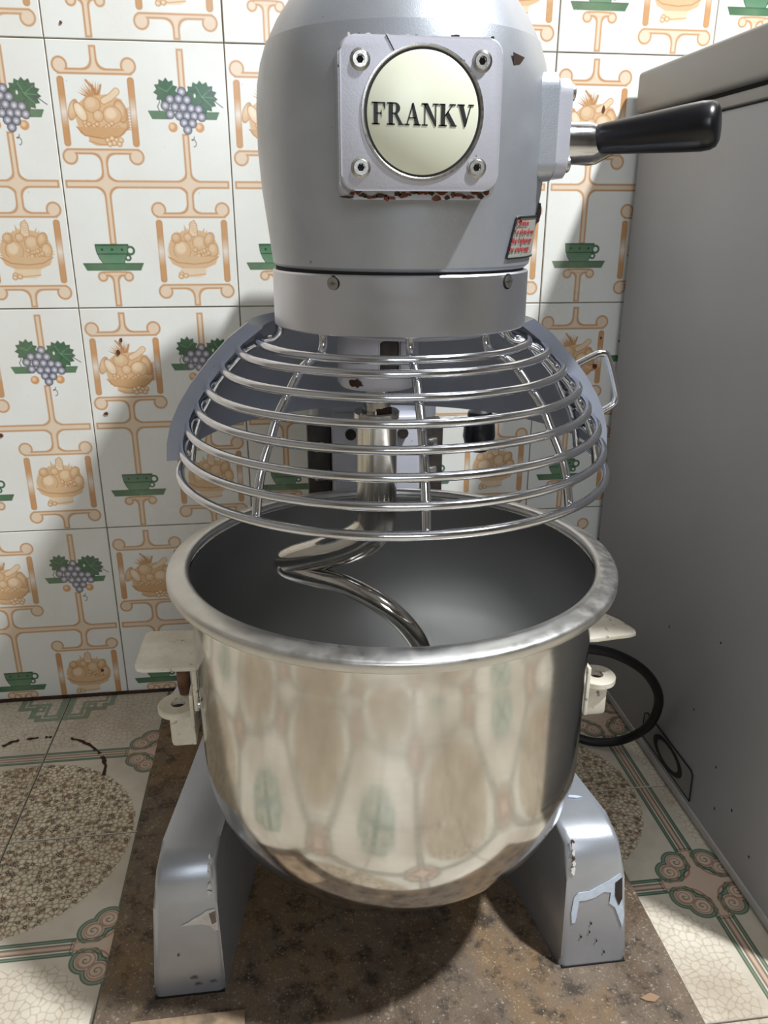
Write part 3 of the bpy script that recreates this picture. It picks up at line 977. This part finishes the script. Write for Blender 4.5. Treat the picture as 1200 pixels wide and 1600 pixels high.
# head casting: round nose running straight back to the column
prof = [(0.0925, 0.6380), (0.0952, 0.6405), (0.0975, 0.6608), (0.1010, 0.690), (0.1026, 0.716), (0.1024, 0.740), (0.1012, 0.7560), (0.0985, 0.7690), (0.0945, 0.7805)]
dome = [(0.0940, 0.7806), (0.0865, 0.7945), (0.0764, 0.808), (0.0650, 0.8215), (0.0506, 0.8350), (0.0350, 0.8450), (0.0184, 0.8510), (0.004, 0.8530)]
def head_ring(r, z, n=72, yb=-0.135):
    R0 = 0.1026
    back = yb - (R0 - r) * 0.9
    rc = min(r * 0.6, 0.05)
    pts = []
    for k in range(n + 1):
        a = PI + PI * k / n
        pts.append((HX + r * math.cos(a), AY + r * math.sin(a), z))
    for k in range(13):
        a = PI / 2 * k / 12
        pts.append((HX + r - rc + rc * math.cos(a), back - rc + rc * math.sin(a), z))
    for k in range(13):
        a = PI / 2 + PI / 2 * k / 12
        pts.append((HX - r + rc + rc * math.cos(a), back - rc + rc * math.sin(a), z))
    return pts
def loft(name, rings, mat, parent, sharp=30, cap0=True, cap1=True):
    n = len(rings[0])
    v = [p for r in rings for p in r]
    f = []
    for i in range(len(rings) - 1):
        for k in range(n):
            k2 = (k + 1) % n
            f.append((i * n + k, i * n + k2, (i + 1) * n + k2, (i + 1) * n + k))
    if cap0:
        f.append(tuple(range(n)))
    if cap1:
        f.append(tuple(range((len(rings) - 1) * n, len(rings) * n)))
    return from_py(name, v, f, mat, parent, sharp=sharp)
head = loft('head_housing', [head_ring(r, z) for r, z in prof], M_PAINT, mx)
loft('head_dome', [head_ring(r, z) for r, z in dome], M_PAINT, mx, 40)
lathe('shadow_gap', [(0.0, 0.6360), (0.0925, 0.6360), (0.0925, 0.6383), (0.0, 0.6383)], HX - 0.001, AY, M_DARK, head, 64)
collar = lathe('collar_ring', [(0.060, 0.5963), (0.0950, 0.5963), (0.0957, 0.5972), (0.0955, 0.6350), (0.0945, 0.6362), (0.060, 0.6362), (0.060, 0.5963)], HX - 0.0005, AY, M_COLLAR, mx, 128)
def cyl_dir(name, c, d, r, ln, mat, parent, segs=20, recess=0.0, slot=False):
    c, d = Vector(c), Vector(d).normalized()
    bm = bmesh.new()
    if recess > 0:
        bm_tube(bm, [c, c + d * ln, c + d * ln, c + d * (ln * 0.35)], [r, r, recess, recess * 0.9], segs)
    else:
        bm_tube(bm, [c, c + d * ln * 0.8, c + d * ln], [r, r, r * 0.85], segs)
    return from_bm(name, bm, mat, parent, sharp=40)
for a in (-126, -48):
    t = math.radians(a)
    d = Vector((math.cos(t), math.sin(t), 0))
    p = Vector((HX, AY, 0.6305)) + d * 0.0948
    cyl_dir('collar_screw_recess', p, d, 0.0052, 0.0010, M_DARK, collar)
    cyl_dir('collar_screw', p, d, 0.0042, 0.0018, M_BOLT, collar, 20, 0.0014)
# planetary drive under the collar
pl = lathe('planet_carrier', [(0.0, 0.5962), (0.0, 0.5985), (0.0665, 0.5985), (0.0672, 0.597), (0.0672, 0.5905), (0.066, 0.5895), (0.0, 0.5895)], HX + 0.008, AY + 0.004, M_PLATE, mx, 64)
hub = lathe('planet_hub', [(0.0, 0.590), (0.0312, 0.590), (0.0318, 0.5885), (0.0318, 0.5515), (0.029, 0.5475), (0.0, 0.5475)], 0.3265, AY, M_PLATE, mx, 48)
box('hub_notch', 0.3235, 0.3385, AY - 0.0325, AY - 0.029, 0.5600, 0.5870, M_GREASE, hub, 0.003)
box('hub_notch', 0.3390, 0.3515, AY - 0.0318, AY - 0.022, 0.5605, 0.5870, M_PLATE, hub, 0.004)
lathe('drive_shaft', [(0.0, 0.549), (0.0115, 0.549), (0.0115, 0.5215), (0.0, 0.5215)], 0.3255, AY, M_POLISH, mx, 32)
prism('rust_spot', blob(0.307, 0.5535, 0.0045, 0.0032, 14, 0.35, 3), lambda p, s: (p[0], AY - math.sqrt(0.0318 ** 2 - (p[0] - 0.3265) ** 2) - 0.0006 * s - 0.0002, p[1]), M_STAIN, hub)

# name plate on the nose
PY = -0.5585
bx0, bx1, bz0, bz1 = 0.2905, 0.3845, 0.6815, 0.7665
pn = prism('plate_boss', rrect(bx0, bx1, bz0, bz1, 0.008), lambda p, s: (p[0], (PY + 0.002) if s else -0.50, p[1]), M_PAINT, mx, 0.0015)
plate = prism('name_plate', rrect(bx0 + 0.0005, bx1, bz0 + 0.0045, bz1 - 0.0002, 0.0085), lambda p, s: (p[0], PY - 0.0055 if s else PY + 0.003, p[1]), M_PLATE, mx, 0.0012)
PF = PY - 0.0055
def lathe_y(name, profile, cx, cz, mat, parent, segs=64, sharp=40):
    v, f = lathe_data([(r, y) for r, y in profile], 0, 0, segs)
    v = [(cx + a, c, cz + b) for a, b, c in v]
    me = bpy.data.meshes.new(name)
    me.from_pydata(v, [], f)
    bm = bmesh.new()
    bm.from_mesh(me)
    bpy.data.meshes.remove(me)
    bmesh.ops.remove_doubles(bm, verts=bm.verts, dist=1e-6)
    return from_bm(name, bm, mat, parent, sharp=sharp)
DX, DZ = 0.3385, 0.7272
lathe_y('bezel_ring', [(0.0338, PF), (0.0338, PF - 0.0006), (0.0344, PF - 0.0010), (0.0356, PF - 0.0008), (0.0360, PF + 0.001)], DX, DZ, M_BOLT, plate, 96)
lathe_y('black_ring', [(0.0318, PF - 0.0001), (0.0318, PF - 0.0003), (0.0340, PF - 0.0003), (0.0340, PF - 0.0001)], DX, DZ, M_INK, plate, 96)
lathe_y('emblem_disc', [(0.0, PF - 0.0008), (0.0320, PF - 0.0008), (0.0324, PF - 0.0005), (0.0324, PF)], DX, DZ, M_DISC, plate, 96)
for x, z in ((0.3025, 0.7540), (0.3722, 0.7545), (0.3025, 0.6985), (0.3712, 0.6990)):
    lathe_y('plate_bolt', [(0.0058, PF + 0.0005), (0.0058, PF - 0.0002), (0.0046, PF - 0.0006), (0.0046, PF - 0.0012), (0.0041, PF - 0.0017),
                           (0.0024, PF - 0.0017), (0.0022, PF - 0.0003), (0.0, PF - 0.0003)], x, z, M_BOLT, plate, 24, 30)
    lathe_y('bolt_socket', [(0.0, PF - 0.0005), (0.0021, PF - 0.0005), (0.0021, PF - 0.0002)], x, z, M_DARK, plate, 6, 20)
# rust line under and over the plate
r0 = random.Random(8)
for k in range(26):
    x = bx0 + 0.004 + k * 0.0034
    prism('rust_patch', blob(x, bz0 + r0.uniform(0.0005, 0.0042), r0.uniform(0.0014, 0.0036), r0.uniform(0.0006, 0.0017), 10, 0.4, k),
          lambda p, s: (p[0], PY + 0.0018 - 0.0007 * s, p[1]), M_RUST if k % 3 else M_STAIN, pn)
for k in range(16):
    x = bx0 + 0.006 + k * 0.0054
    prism('paint_chip', blob(x, bz1 - r0.uniform(0.0000, 0.0012), r0.uniform(0.0008, 0.0028), r0.uniform(0.0004, 0.0011), 10, 0.4, 90 + k),
          lambda p, s: (p[0], PF - 0.0002 - 0.0003 * s + 0.0012, p[1]), M_GREASE if k % 2 else M_PRIMER, plate)
prism('crack', [(0.3168, 0.7662), (0.3174, 0.7662), (0.3222, 0.7582), (0.3216, 0.7582)], lambda p, s: (p[0], PF - 0.0001 - 0.0003 * s, p[1]), M_INK, plate)

# FRANKV in bold roman capitals
def quad(a, b, c, d):
    return [a, b, c, d]
def bar(x0, x1, y0, y1):
    return [(x0, y0), (x1, y0), (x1, y1), (x0, y1)]
def roman(ch):
    P = []
    t = 0.065
    if ch in 'FRK':
        P += [bar(0.12, 0.37, 0, 1), bar(0.0, 0.48, 0, t), bar(0.0, 0.36, 1 - t, 1)]
    if ch == 'F':
        P += [bar(0.2, 0.82, 1 - t, 1), [(0.66, 1 - t), (0.82, 1 - t), (0.82, 0.70), (0.78, 0.70)], bar(0.3, 0.58, 0.48, 0.535),
              [(0.50, 0.50), (0.60, 0.33), (0.60, 0.69)]]
        w = 0.88
    elif ch == 'R':
        n = 14
        for k in range(n):
            a0, a1 = -PI / 2 + PI * k / n, -PI / 2 + PI * (k + 1) / n
            o = lambda a: (0.48 + 0.32 * math.cos(a), 0.745 + 0.255 * math.sin(a))
            i = lambda a: (0.46 + 0.10 * math.cos(a), 0.745 + 0.20 * math.sin(a))
            P.append([i(a0), o(a0), o(a1), i(a1)])
        P += [bar(0.3, 0.49, 1 - t, 1), bar(0.3, 0.49, 0.49, 0.545), [(0.42, 0.52), (0.62, 0.52), (0.94, t), (0.72, t)], bar(0.70, 1.02, 0, t)]
        w = 1.04
    elif ch == 'A':
        P += [[(0.10, 0.0), (0.17, 0.0), (0.50, 0.86), (0.47, 1.0), (0.45, 0.93)], [(0.64, 0.0), (0.91, 0.0), (0.55, 1.0), (0.46, 1.0), (0.42, 0.88)],
              bar(0.24, 0.70, 0.31, 0.365), bar(0.0, 0.30, 0, t), bar(0.56, 0.98, 0, t)]
        w = 1.0
    elif ch == 'N':
        P += [bar(0.17, 0.235, 0.03, 0.97), bar(0.83, 0.895, 0.0, 0.97), [(0.08, 1.0), (0.38, 1.0), (0.895, 0.16), (0.895, -0.02), (0.82, -0.02)],
              bar(0.0, 0.34, 1 - t, 1), bar(0.03, 0.38, 0, t), bar(0.68, 1.03, 1 - t, 1)]
        w = 1.04
    elif ch == 'K':
        P += [[(0.30, 0.44), (0.37, 0.42), (0.86, 0.97), (0.78, 0.97)], [(0.38, 0.53), (0.55, 0.69), (1.02, t), (0.74, t)],
              bar(0.63, 1.0, 1 - t, 1), bar(0.70, 1.08, 0, t)]
        w = 1.08
    elif ch == 'V':
        P += [[(0.09, 0.97), (0.36, 0.97), (0.62, 0.22), (0.52, -0.02), (0.45, -0.02)], [(0.80, 0.97), (0.87, 0.97), (0.52, -0.02), (0.48, 0.06), (0.52, 0.16)],
              bar(0.0, 0.44, 1 - t, 1), bar(0.68, 1.0, 1 - t, 1)]
        w = 1.0
    return P, w
def lettering(txt, x0, z0, width, height, yf, drop, mat, parent):
    tot = sum(roman(c)[1] for c in txt) + 0.03 * (len(txt) - 1)
    sx = width / tot
    x = 0.0
    for ch in txt:
        P, w = roman(ch)
        bm = bmesh.new()
        for poly in P:
            lay = []
            for yy in (yf, yf - 0.0004):
                lay.append([bm.verts.new((x0 + (x + u) * sx, yy, z0 + v * height - drop * (x + u) / tot)) for u, v in poly])
            n = len(poly)
            bm.faces.new(lay[1])
            bm.faces.new(lay[0][::-1])
            for i in range(n):
                bm.faces.new((lay[0][i], lay[0][(i + 1) % n], lay[1][(i + 1) % n], lay[1][i]))
        from_bm('letter', bm, mat, parent)
        x += w + 0.03
lettering('FRANKV', 0.3088, 0.7212, 0.0592, 0.0116, PF - 0.0007, 0.0006, M_INK, plate)

# gear lever on the right of the head
gy = -0.4622
gb = prism('gear_boss', rrect(-0.502, -0.424, 0.6950, 0.7615, 0.010), lambda p, s: (0.4400 if s else 0.41, p[0], p[1]), M_PAINT, mx, 0.004)
gf = prism('gear_flange', rrect(-0.499, -0.426, 0.6970, 0.7585, 0.010), lambda p, s: (0.4500 if s else 0.4405, p[0], p[1]), M_PLATE, mx, 0.0025)
for y, z in ((-0.490, 0.7495), (-0.435, 0.7495), (-0.490, 0.706), (-0.435, 0.706)):
    cyl_dir('flange_bolt', (0.4495, y, z), (1, 0, 0), 0.0055, 0.004, M_BOLT, gf, 16)
lv = cyl_dir('lever_hub', (0.4495, gy, 0.7215), (1, 0, 0), 0.0142, 0.0335, M_CHROME, mx, 40)
prism('lever_knuckle', [(0.466, 0.708), (0.481, 0.707), (0.497, 0.7155), (0.499, 0.728), (0.486, 0.735), (0.474, 0.732)],
      lambda p, s: (p[0], gy - 0.006 + 0.014 * s, p[1]), M_BOLT, lv, 0.002)
d = Vector((0.80, -0.58, 0.075)).normalized()
p0 = Vector((0.4795, gy - 0.004, 0.7235))
pts = [(0.0, 0.0060), (0.003, 0.0098), (0.008, 0.0104), (0.03, 0.0122), (0.060, 0.0148), (0.072, 0.0156), (0.0775, 0.0152), (0.081, 0.0136), (0.0828, 0.0105), (0.0835, 0.005)]
bm = bmesh.new()
bm_tube(bm, [p0 + d * a for a, r in pts], [r for a, r in pts], 32)
from_bm('lever_grip', bm, M_BLACK, lv, sharp=60)

# caution sticker wrapped round the lower right of the head
def wrap(u, z, lift):
    # u: arc angle in degrees
    for (ra, za), (rb, zb) in zip(prof[:-1], prof[1:]):
        if za <= z <= zb:
            r = ra + (rb - ra) * (z - za) / (zb - za)
            break
    t = math.radians(u)
    return (HX + (r + lift) * math.cos(t), AY + (r + lift) * math.sin(t), z)
U0, U1, SZ0, SZ1 = -51.0, -15.0, 0.6455, 0.6725
def sheet(name, f2, nu, nv, lift, mat, parent):
    v, f = [], []
    for s in (0, 1):
        for j in range(nv + 1):
            for i in range(nu + 1):
                u, z = f2(i / nu, j / nv)
                v.append(wrap(u, z, lift - 0.0005 * (1 - s)))
    N = (nu + 1) * (nv + 1)
    for j in range(nv):
        for i in range(nu):
            a = j * (nu + 1) + i
            f.append((a, a + nu + 1, a + nu + 2, a + 1))
            f.append((N + a, N + a + 1, N + a + nu + 2, N + a + nu + 1))
    ring = [i for i in range(nu + 1)] + [j * (nu + 1) + nu for j in range(1, nv + 1)] + [nv * (nu + 1) + i for i in range(nu - 1, -1, -1)] + [j * (nu + 1) for j in range(nv - 1, 0, -1)]
    for a, b in zip(ring, ring[1:] + ring[:1]):
        f.append((a, b, N + b, N + a))
    return from_py(name, v, f, mat, parent)
tilt = lambda s, t: (U0 + (U1 - U0) * s + 3.2 * t, SZ0 + (SZ1 - SZ0) * t)
st = sheet('caution_sticker', tilt, 16, 8, 0.0006, M_SIGN, mx)
def rimline(a, b, w, name='sticker_border'):
    pts = [wrap(*tilt(a[0] + (b[0] - a[0]) * k / 14, a[1] + (b[1] - a[1]) * k / 14), 0.0009) for k in range(15)]
    tube(name, pts, w, M_INK, st, 6)
rimline((0, 0.0), (0, 0.96), 0.00075)
rimline((0.02, 0), (1, 0.02), 0.0006)
rimline((0.06, 0.97), (1.0, 1.03), 0.0007)
rimline((0.03, 0.97), (0.12, 0.86), 0.0006)
def sticker_text(txt, u, z, size):
    cu = bpy.data.curves.new('sticker_text', 'FONT')
    cu.body = txt
    cu.size = size
    tmp = bpy.data.objects.new('sticker_text', cu)
    COL.objects.link(tmp)
    bpy.context.view_layer.update()
    me = bpy.data.meshes.new_from_object(tmp.evaluated_get(bpy.context.evaluated_depsgraph_get()))
    bpy.data.objects.remove(tmp)
    for v in me.vertices:
        v.co = Vector(wrap(u + math.degrees(v.co.x / 0.0965), z + v.co.y, 0.0010))
    bm = bmesh.new()
    bm.from_mesh(me)
    bpy.data.meshes.remove(me)
    r = bmesh.ops.extrude_face_region(bm, geom=list(bm.faces))
    for e in r['geom']:
        if isinstance(e, bmesh.types.BMVert):
            dv = Vector((e.co.x - HX, e.co.y - AY, 0)).normalized()
            e.co += dv * 0.0003
    return from_bm('sticker_text', bm, M_RED, st)
for txt, u, z in (('Caution', -47.5, 0.6663), ('To slow do not', -48.5, 0.6608), ('the highest spe', -49.3, 0.6553), ('be every step', -49.8, 0.6498)):
    sticker_text(txt, u, z, 0.0056)
prism('bare_iron_patch', [(0.4000, 0.7660), (0.4095, 0.7645), (0.4060, 0.7605), (0.4010, 0.7590)],
      lambda p, s: (p[0], AY - math.sqrt(max(0.0, 0.1000 ** 2 - (p[0] - HX) ** 2)) - 0.0005 - 0.0005 * s, p[1]), M_STAIN, head)
prism('paint_chip', blob(0.4365, 0.674, 0.0018, 0.0075, 14, 0.3, 5), lambda p, s: (p[0], AY - 0.038 - 0.001 * s, p[1]), M_GREASE, head)

# grey splash guard: rear half of a flared sheet-metal hood
pp = [(0.1794, 0.4930), (0.1782, 0.5070), (0.1740, 0.5225), (0.1668, 0.5370), (0.1562, 0.5530), (0.1420, 0.5700), (0.1265, 0.5860), (0.1110, 0.5975)]
TK = 0.0120
prof_o = pp
prof_i = [(r - TK * 0.9, z - TK * 0.35) for r, z in pp]
prof_i[0] = (pp[0][0] - TK, pp[0][1])
va, fa = lathe_data(prof_o + prof_i[::-1] + [prof_o[0]], AX, AY, 72, math.radians(-3), math.radians(183))
n = 73
L = len(prof_o) * 2
fa.append(tuple(i * n for i in range(L)))
fa.append(tuple(i * n + n - 1 for i in reversed(range(L))))
me = bpy.data.meshes.new('splash_guard')
me.from_pydata(va, [], fa)
bm = bmesh.new()
bm.from_mesh(me)
bpy.data.meshes.remove(me)
bmesh.ops.remove_doubles(bm, verts=bm.verts, dist=1e-6)
from_bm('splash_guard', bm, M_PANEL, mx, sharp=30)

# wire guard
RINGS = [(0.1041, 0.5836), (0.1184, 0.5770), (0.1312, 0.5644), (0.1436, 0.5505), (0.1519, 0.5359), (0.1604, 0.5209), (0.1662, 0.5041), (0.1696, 0.4858)]
WR = 0.0031
def ring_path(r, z, a0=-189, a1=10, n=72):
    return [(AX + r * math.cos(math.radians(a0 + (a1 - a0) * k / n)), AY + r * math.sin(math.radians(a0 + (a1 - a0) * k / n)), z) for k in range(n + 1)]
guard = tube('wire_guard', ring_path(*RINGS[-1], -189, 10), WR * 1.05, M_CHROME, mx, 12)
for r, z in RINGS[:-1]:
    tube('guard_ring', ring_path(r, z), WR, M_CHROME, guard, 12)
for a in (-186, -131, -90.3, -50, -12, 6):
    t = math.radians(a)
    ca, sa = math.cos(t), math.sin(t)
    k = 0.0052
    path = [(AX + 0.088 * ca, AY + 0.088 * sa, 0.598), (AX + 0.088 * ca, AY + 0.088 * sa, 0.589), (AX + 0.0925 * ca, AY + 0.0925 * sa, 0.5835)]
    path += [(AX + (r - k) * ca, AY + (r - k) * sa, z - 0.0015) for r, z in RINGS]
    tube('guard_rod', catmull(path, 6), WR, M_CHROME, guard, 10)
hp = [(0.4745, -0.436, 0.5485), (0.4849, -0.434, 0.5540), (0.5060, -0.432, 0.5640), (0.5150, -0.431, 0.5665), (0.5205, -0.431, 0.5625), (0.5300, -0.431, 0.5360),
      (0.5312, -0.431, 0.5270), (0.5270, -0.431, 0.5215), (0.5090, -0.432, 0.5125), (0.4930, -0.434, 0.5070)]
tube('guard_handle', catmull(hp, 6), WR * 0.95, M_CHROME, guard, 10)

# bowl lift crank behind, black knob below the hood
cr = tube('lift_crank', [(0.415, -0.16, 0.445), (0.478, -0.16, 0.445)], 0.007, M_BOLT, mx, 14)
lathe('crank_knob', [(0.0, 0.4060), (0.010, 0.4075), (0.017, 0.4150), (0.0195, 0.4260), (0.0185, 0.440), (0.014, 0.4560), (0.006, 0.4600), (0.0, 0.4605)], 0.4830, -0.160, M_BLACK, cr, 32)

# ------------------------------------------------------------------ bowl
bw = thing('mixing_bowl', (AX, AY, 0.094), 'deep polished stainless steel mixing bowl with rolled lip under the wire guard', 'bowl')
zb, zt, R0, R1 = 0.0941, 0.2330, 0.1716, 0.1702
outer = []
for k in range(21):
    t = PI / 2 * k / 20
    z = zt - (zt - zb) * math.cos(t) ** (2 / 2.2)
    r = R1 * math.sin(t) ** (2 / 2.2)
    outer.append((r, z))
outer += [(R1 + (R0 - R1) * k / 5, zt + (0.3925 - zt) * k / 5) for k in range(1, 6)]
ob = outer + [(0.1722, 0.3945)]
body = lathe('bowl_body', ob, AX, AY, M_BOWL, bw, 160, 40)
ins = [(max(r - 0.0016, 0.0), z + 0.0016) for r, z in outer]
ins[-1] = (0.1699, 0.3935)
lathe('bowl_inside', ins + [(0.1702, 0.3965)], AX, AY, M_BOWL_IN, body, 160, 40)
lip = [(0.1701, 0.3962), (0.1706, 0.3988), (0.1720, 0.4005), (0.1742, 0.4012), (0.1775, 0.4009), (0.1820, 0.3999), (0.1862, 0.3985), (0.1880, 0.3974),
       (0.1886, 0.3958), (0.1886, 0.3908), (0.1879, 0.3896), (0.1868, 0.3899), (0.1862, 0.3940), (0.1820, 0.3962), (0.1745, 0.3972), (0.1722, 0.3930)]
lip = [(r, z + 0.003) for r, z in lip]
lathe('rolled_lip', lip, AX, AY, M_RIM, body, 160, 50)
for s in (-1, 1):
    if s < 0:
        plan = [(0.1660, -0.4430), (0.1190, -0.4400), (0.1137, -0.4375), (0.1110, -0.4320), (0.1112, -0.3730), (0.1150, -0.3680), (0.1760, -0.3720)]
    else:
        plan = [(0.5080, -0.4330), (0.5300, -0.4370), (0.5360, -0.4365), (0.5700, -0.4330), (0.5770, -0.4300), (0.5785, -0.4240), (0.5720, -0.4020), (0.5620, -0.3850), (0.5000, -0.3720)]
    ear = prism('ear_plate', plan, lambda p, q: (p[0], p[1], 0.2965 + 0.0045 * q), M_WHITE, bw, 0.0012)
    ear['label'] = 'flat ear plate in chipped white paint'
    x = AX + s * 0.1755
    box('ear_bracket', x - 0.0022, x + 0.0022, -0.4430, -0.376, 0.2560, 0.2970, M_WHITE, bw, 0.001)
    xx = AX + s * 0.1905
    bm = bmesh.new()
    bm_tube(bm, [(xx, -0.405, 0.2972), (xx, -0.405, 0.262), (xx, -0.405, 0.2530)], [0.0062, 0.0062, 0.0048], 20)
    from_bm('locating_pin', bm, plain('brown_rusty_steel', (104, 74, 58), 0.6, 0.4, 0.3, 120), bw, sharp=40)
    box('pin_bridge', xx - 0.008, xx + 0.008, -0.416, -0.394, 0.283, 0.2967, M_WHITE, bw, 0.002)
    cyl_dir('rivet', (AX + s * 0.1705, AY - 0.012, 0.272), (s, -0.07, 0), 0.0055, 0.002, M_BOLT, bw, 16)

bw.rotation_euler.x = -0.022      # the bowl hangs a little nose-up in its yoke
bw.location.y -= 0.004

# ------------------------------------------------------------------ dough hook
hk = thing('dough_hook', (0.3255, AY, 0.12), 'polished steel spiral dough hook hanging from the drive shaft into the bowl', 'dough hook')
lathe('hook_sleeve', [(0.0118, 0.5150), (0.0118, 0.5268), (0.0175, 0.5268), (0.0184, 0.5258), (0.0184, 0.5212), (0.0170, 0.5200), (0.0166, 0.5190), (0.0166, 0.4480), (0.0, 0.4480)],
      0.3255, AY, M_POLISH, hk, 48, 40)
prism('grease', blob(0.3290, AY - 0.006, 0.0085, 0.0065, 16, 0.25, 4), lambda p, s: (p[0], p[1], 0.5262 + 0.004 * s), M_STAIN, hk)
hpath = [(0.3255, AY, 0.460), (0.3252, AY, 0.437), (0.3195, -0.4420, 0.4205), (0.3020, -0.4360, 0.4070), (0.2780, -0.4250, 0.3960), (0.2580, -0.4130, 0.3870), (0.2480, -0.4060, 0.3810),
         (0.2520, -0.4100, 0.3755), (0.2720, -0.4300, 0.3765), (0.2985, -0.4500, 0.3760), (0.3285, -0.4680, 0.3640), (0.3500, -0.4740, 0.3430), (0.3620, -0.4750, 0.3180),
         (0.3690, -0.4700, 0.2750), (0.3660, -0.4600, 0.2200), (0.3500, -0.4500, 0.1700), (0.3300, -0.4400, 0.1450)]
hr = [0.0166, 0.0166, 0.0163, 0.0157, 0.0148, 0.0135, 0.0114, 0.0095, 0.0088, 0.0086, 0.0085, 0.0084, 0.0084, 0.0084, 0.0084, 0.0082, 0.0070]
cp = catmull(hpath, 8)
rr = []
for i in range(len(hpath) - 1):
    for k in range(8):
        rr.append(hr[i] + (hr[i + 1] - hr[i]) * k / 8)
rr.append(hr[-1])
bm = bmesh.new()
bm_tube(bm, cp, rr, 24)
from_bm('hook_spiral', bm, M_POLISH, hk, sharp=60)

# ------------------------------------------------------------------ chest freezer on the right
fz = thing('chest_freezer', (1.15, -0.29, 0.0), 'large grey chest freezer standing against the tiled wall', 'freezer')
FXL, FYF = 0.711, -0.568
body = box('freezer_body', FXL, 1.62, FYF, -0.012, 0.004, 0.7755, M_FREEZE, fz, 0.004)
box('top_trim', FXL - 0.003, 1.623, FYF - 0.003, -0.012, 0.7770, 0.7880, M_LID, fz, 0.0015)
box('lid_gasket', FXL + 0.004, 1.615, FYF + 0.004, -0.016, 0.7875, 0.7940, M_DARK, fz)
box('lid', 0.7000, 1.631, FYF - 0.012, -0.015, 0.7935, 0.8395, M_LID, fz, 0.005, 3)
box('bottom_strip', FXL - 0.0022, 1.6, FYF + 0.01, -0.014, 0.0042, 0.0140, plain('pale_freezer_trim', (176, 172, 168), 0.5, 0, 0.1, 30), fz, 0.001)
vent = prism('drain_cover', [(-0.221, 0.0215), (-0.352, 0.0215), (-0.350, 0.057), (-0.346, 0.0605), (-0.228, 0.0605), (-0.221, 0.055)],
             lambda p, s: (FXL - 0.0012 * s + 0.0002, p[0], p[1]), plain('drain_cover_grey', (132, 132, 126), 0.5, 0, 0.08, 20), fz, 0.0)
vp = [(-0.221, 0.0215), (-0.221, 0.055), (-0.228, 0.0605), (-0.346, 0.0605), (-0.350, 0.057), (-0.352, 0.0215), (-0.221, 0.0215)]
tube('cover_gap', [(FXL - 0.0008, a, b) for a, b in vp], 0.0010, M_DARK, vent, 6)
ringv = []
for r in (0.0, 1.0):
    ringv.append([(-0.291 + (0.0285 + 0.009 * r) * math.cos(t), 0.0405 + (0.0130 + 0.0042 * r) * math.sin(t) + 0.004 * math.sin(2 * t) * 0) for t in [2 * PI * k / 40 for k in range(40)]])
v, f = [], []
for q, x in ((ringv[0], FXL - 0.0011), (ringv[1], FXL - 0.0011), (ringv[1], FXL - 0.0020), (ringv[0], FXL - 0.0020)):
    v += [(x, a, b) for a, b in q]
for i in range(4):
    for k in range(40):
        f.append((i * 40 + k, i * 40 + (k + 1) % 40, ((i + 1) % 4) * 40 + (k + 1) % 40, ((i + 1) % 4) * 40 + k))
from_py('dark_seal', v, f, plain('dark_brown_seal', (26, 16, 12), 0.6), vent)
for k, (y, z) in enumerate(((-0.33, 0.135), (-0.39, 0.10), (-0.43, 0.075), (-0.40, 0.052), (-0.47, 0.05), (-0.36, 0.24), (-0.25, 0.2), (-0.48, 0.14))):
    prism('speck', blob(y, z, 0.0013, 0.0016, 10, 0.4, 200 + k), lambda p, s: (FXL - 0.0004 * s, p[0], p[1]), M_STAIN, body)

# ------------------------------------------------------------------ power cord
cord = tube('power_cord', catmull([(0.440, -0.20, 0.150), (0.490, -0.25, 0.195), (0.5400, -0.295, 0.2150), (0.5764, -0.30, 0.2092), (0.6199, -0.30, 0.1976), (0.6659, -0.29, 0.164), (0.6935, -0.28, 0.1194),
                                   (0.6985, -0.26, 0.0676), (0.688, -0.23, 0.0250), (0.6622, -0.215, 0.0085), (0.6316, -0.20, 0.0072), (0.5960, -0.18, 0.0230), (0.50, -0.05, 0.0250)], 10),
            0.0058, M_RUBBER, None, 14)
tag(cord, 'thick black rubber power cord looping in the air beside the freezer', 'cord')
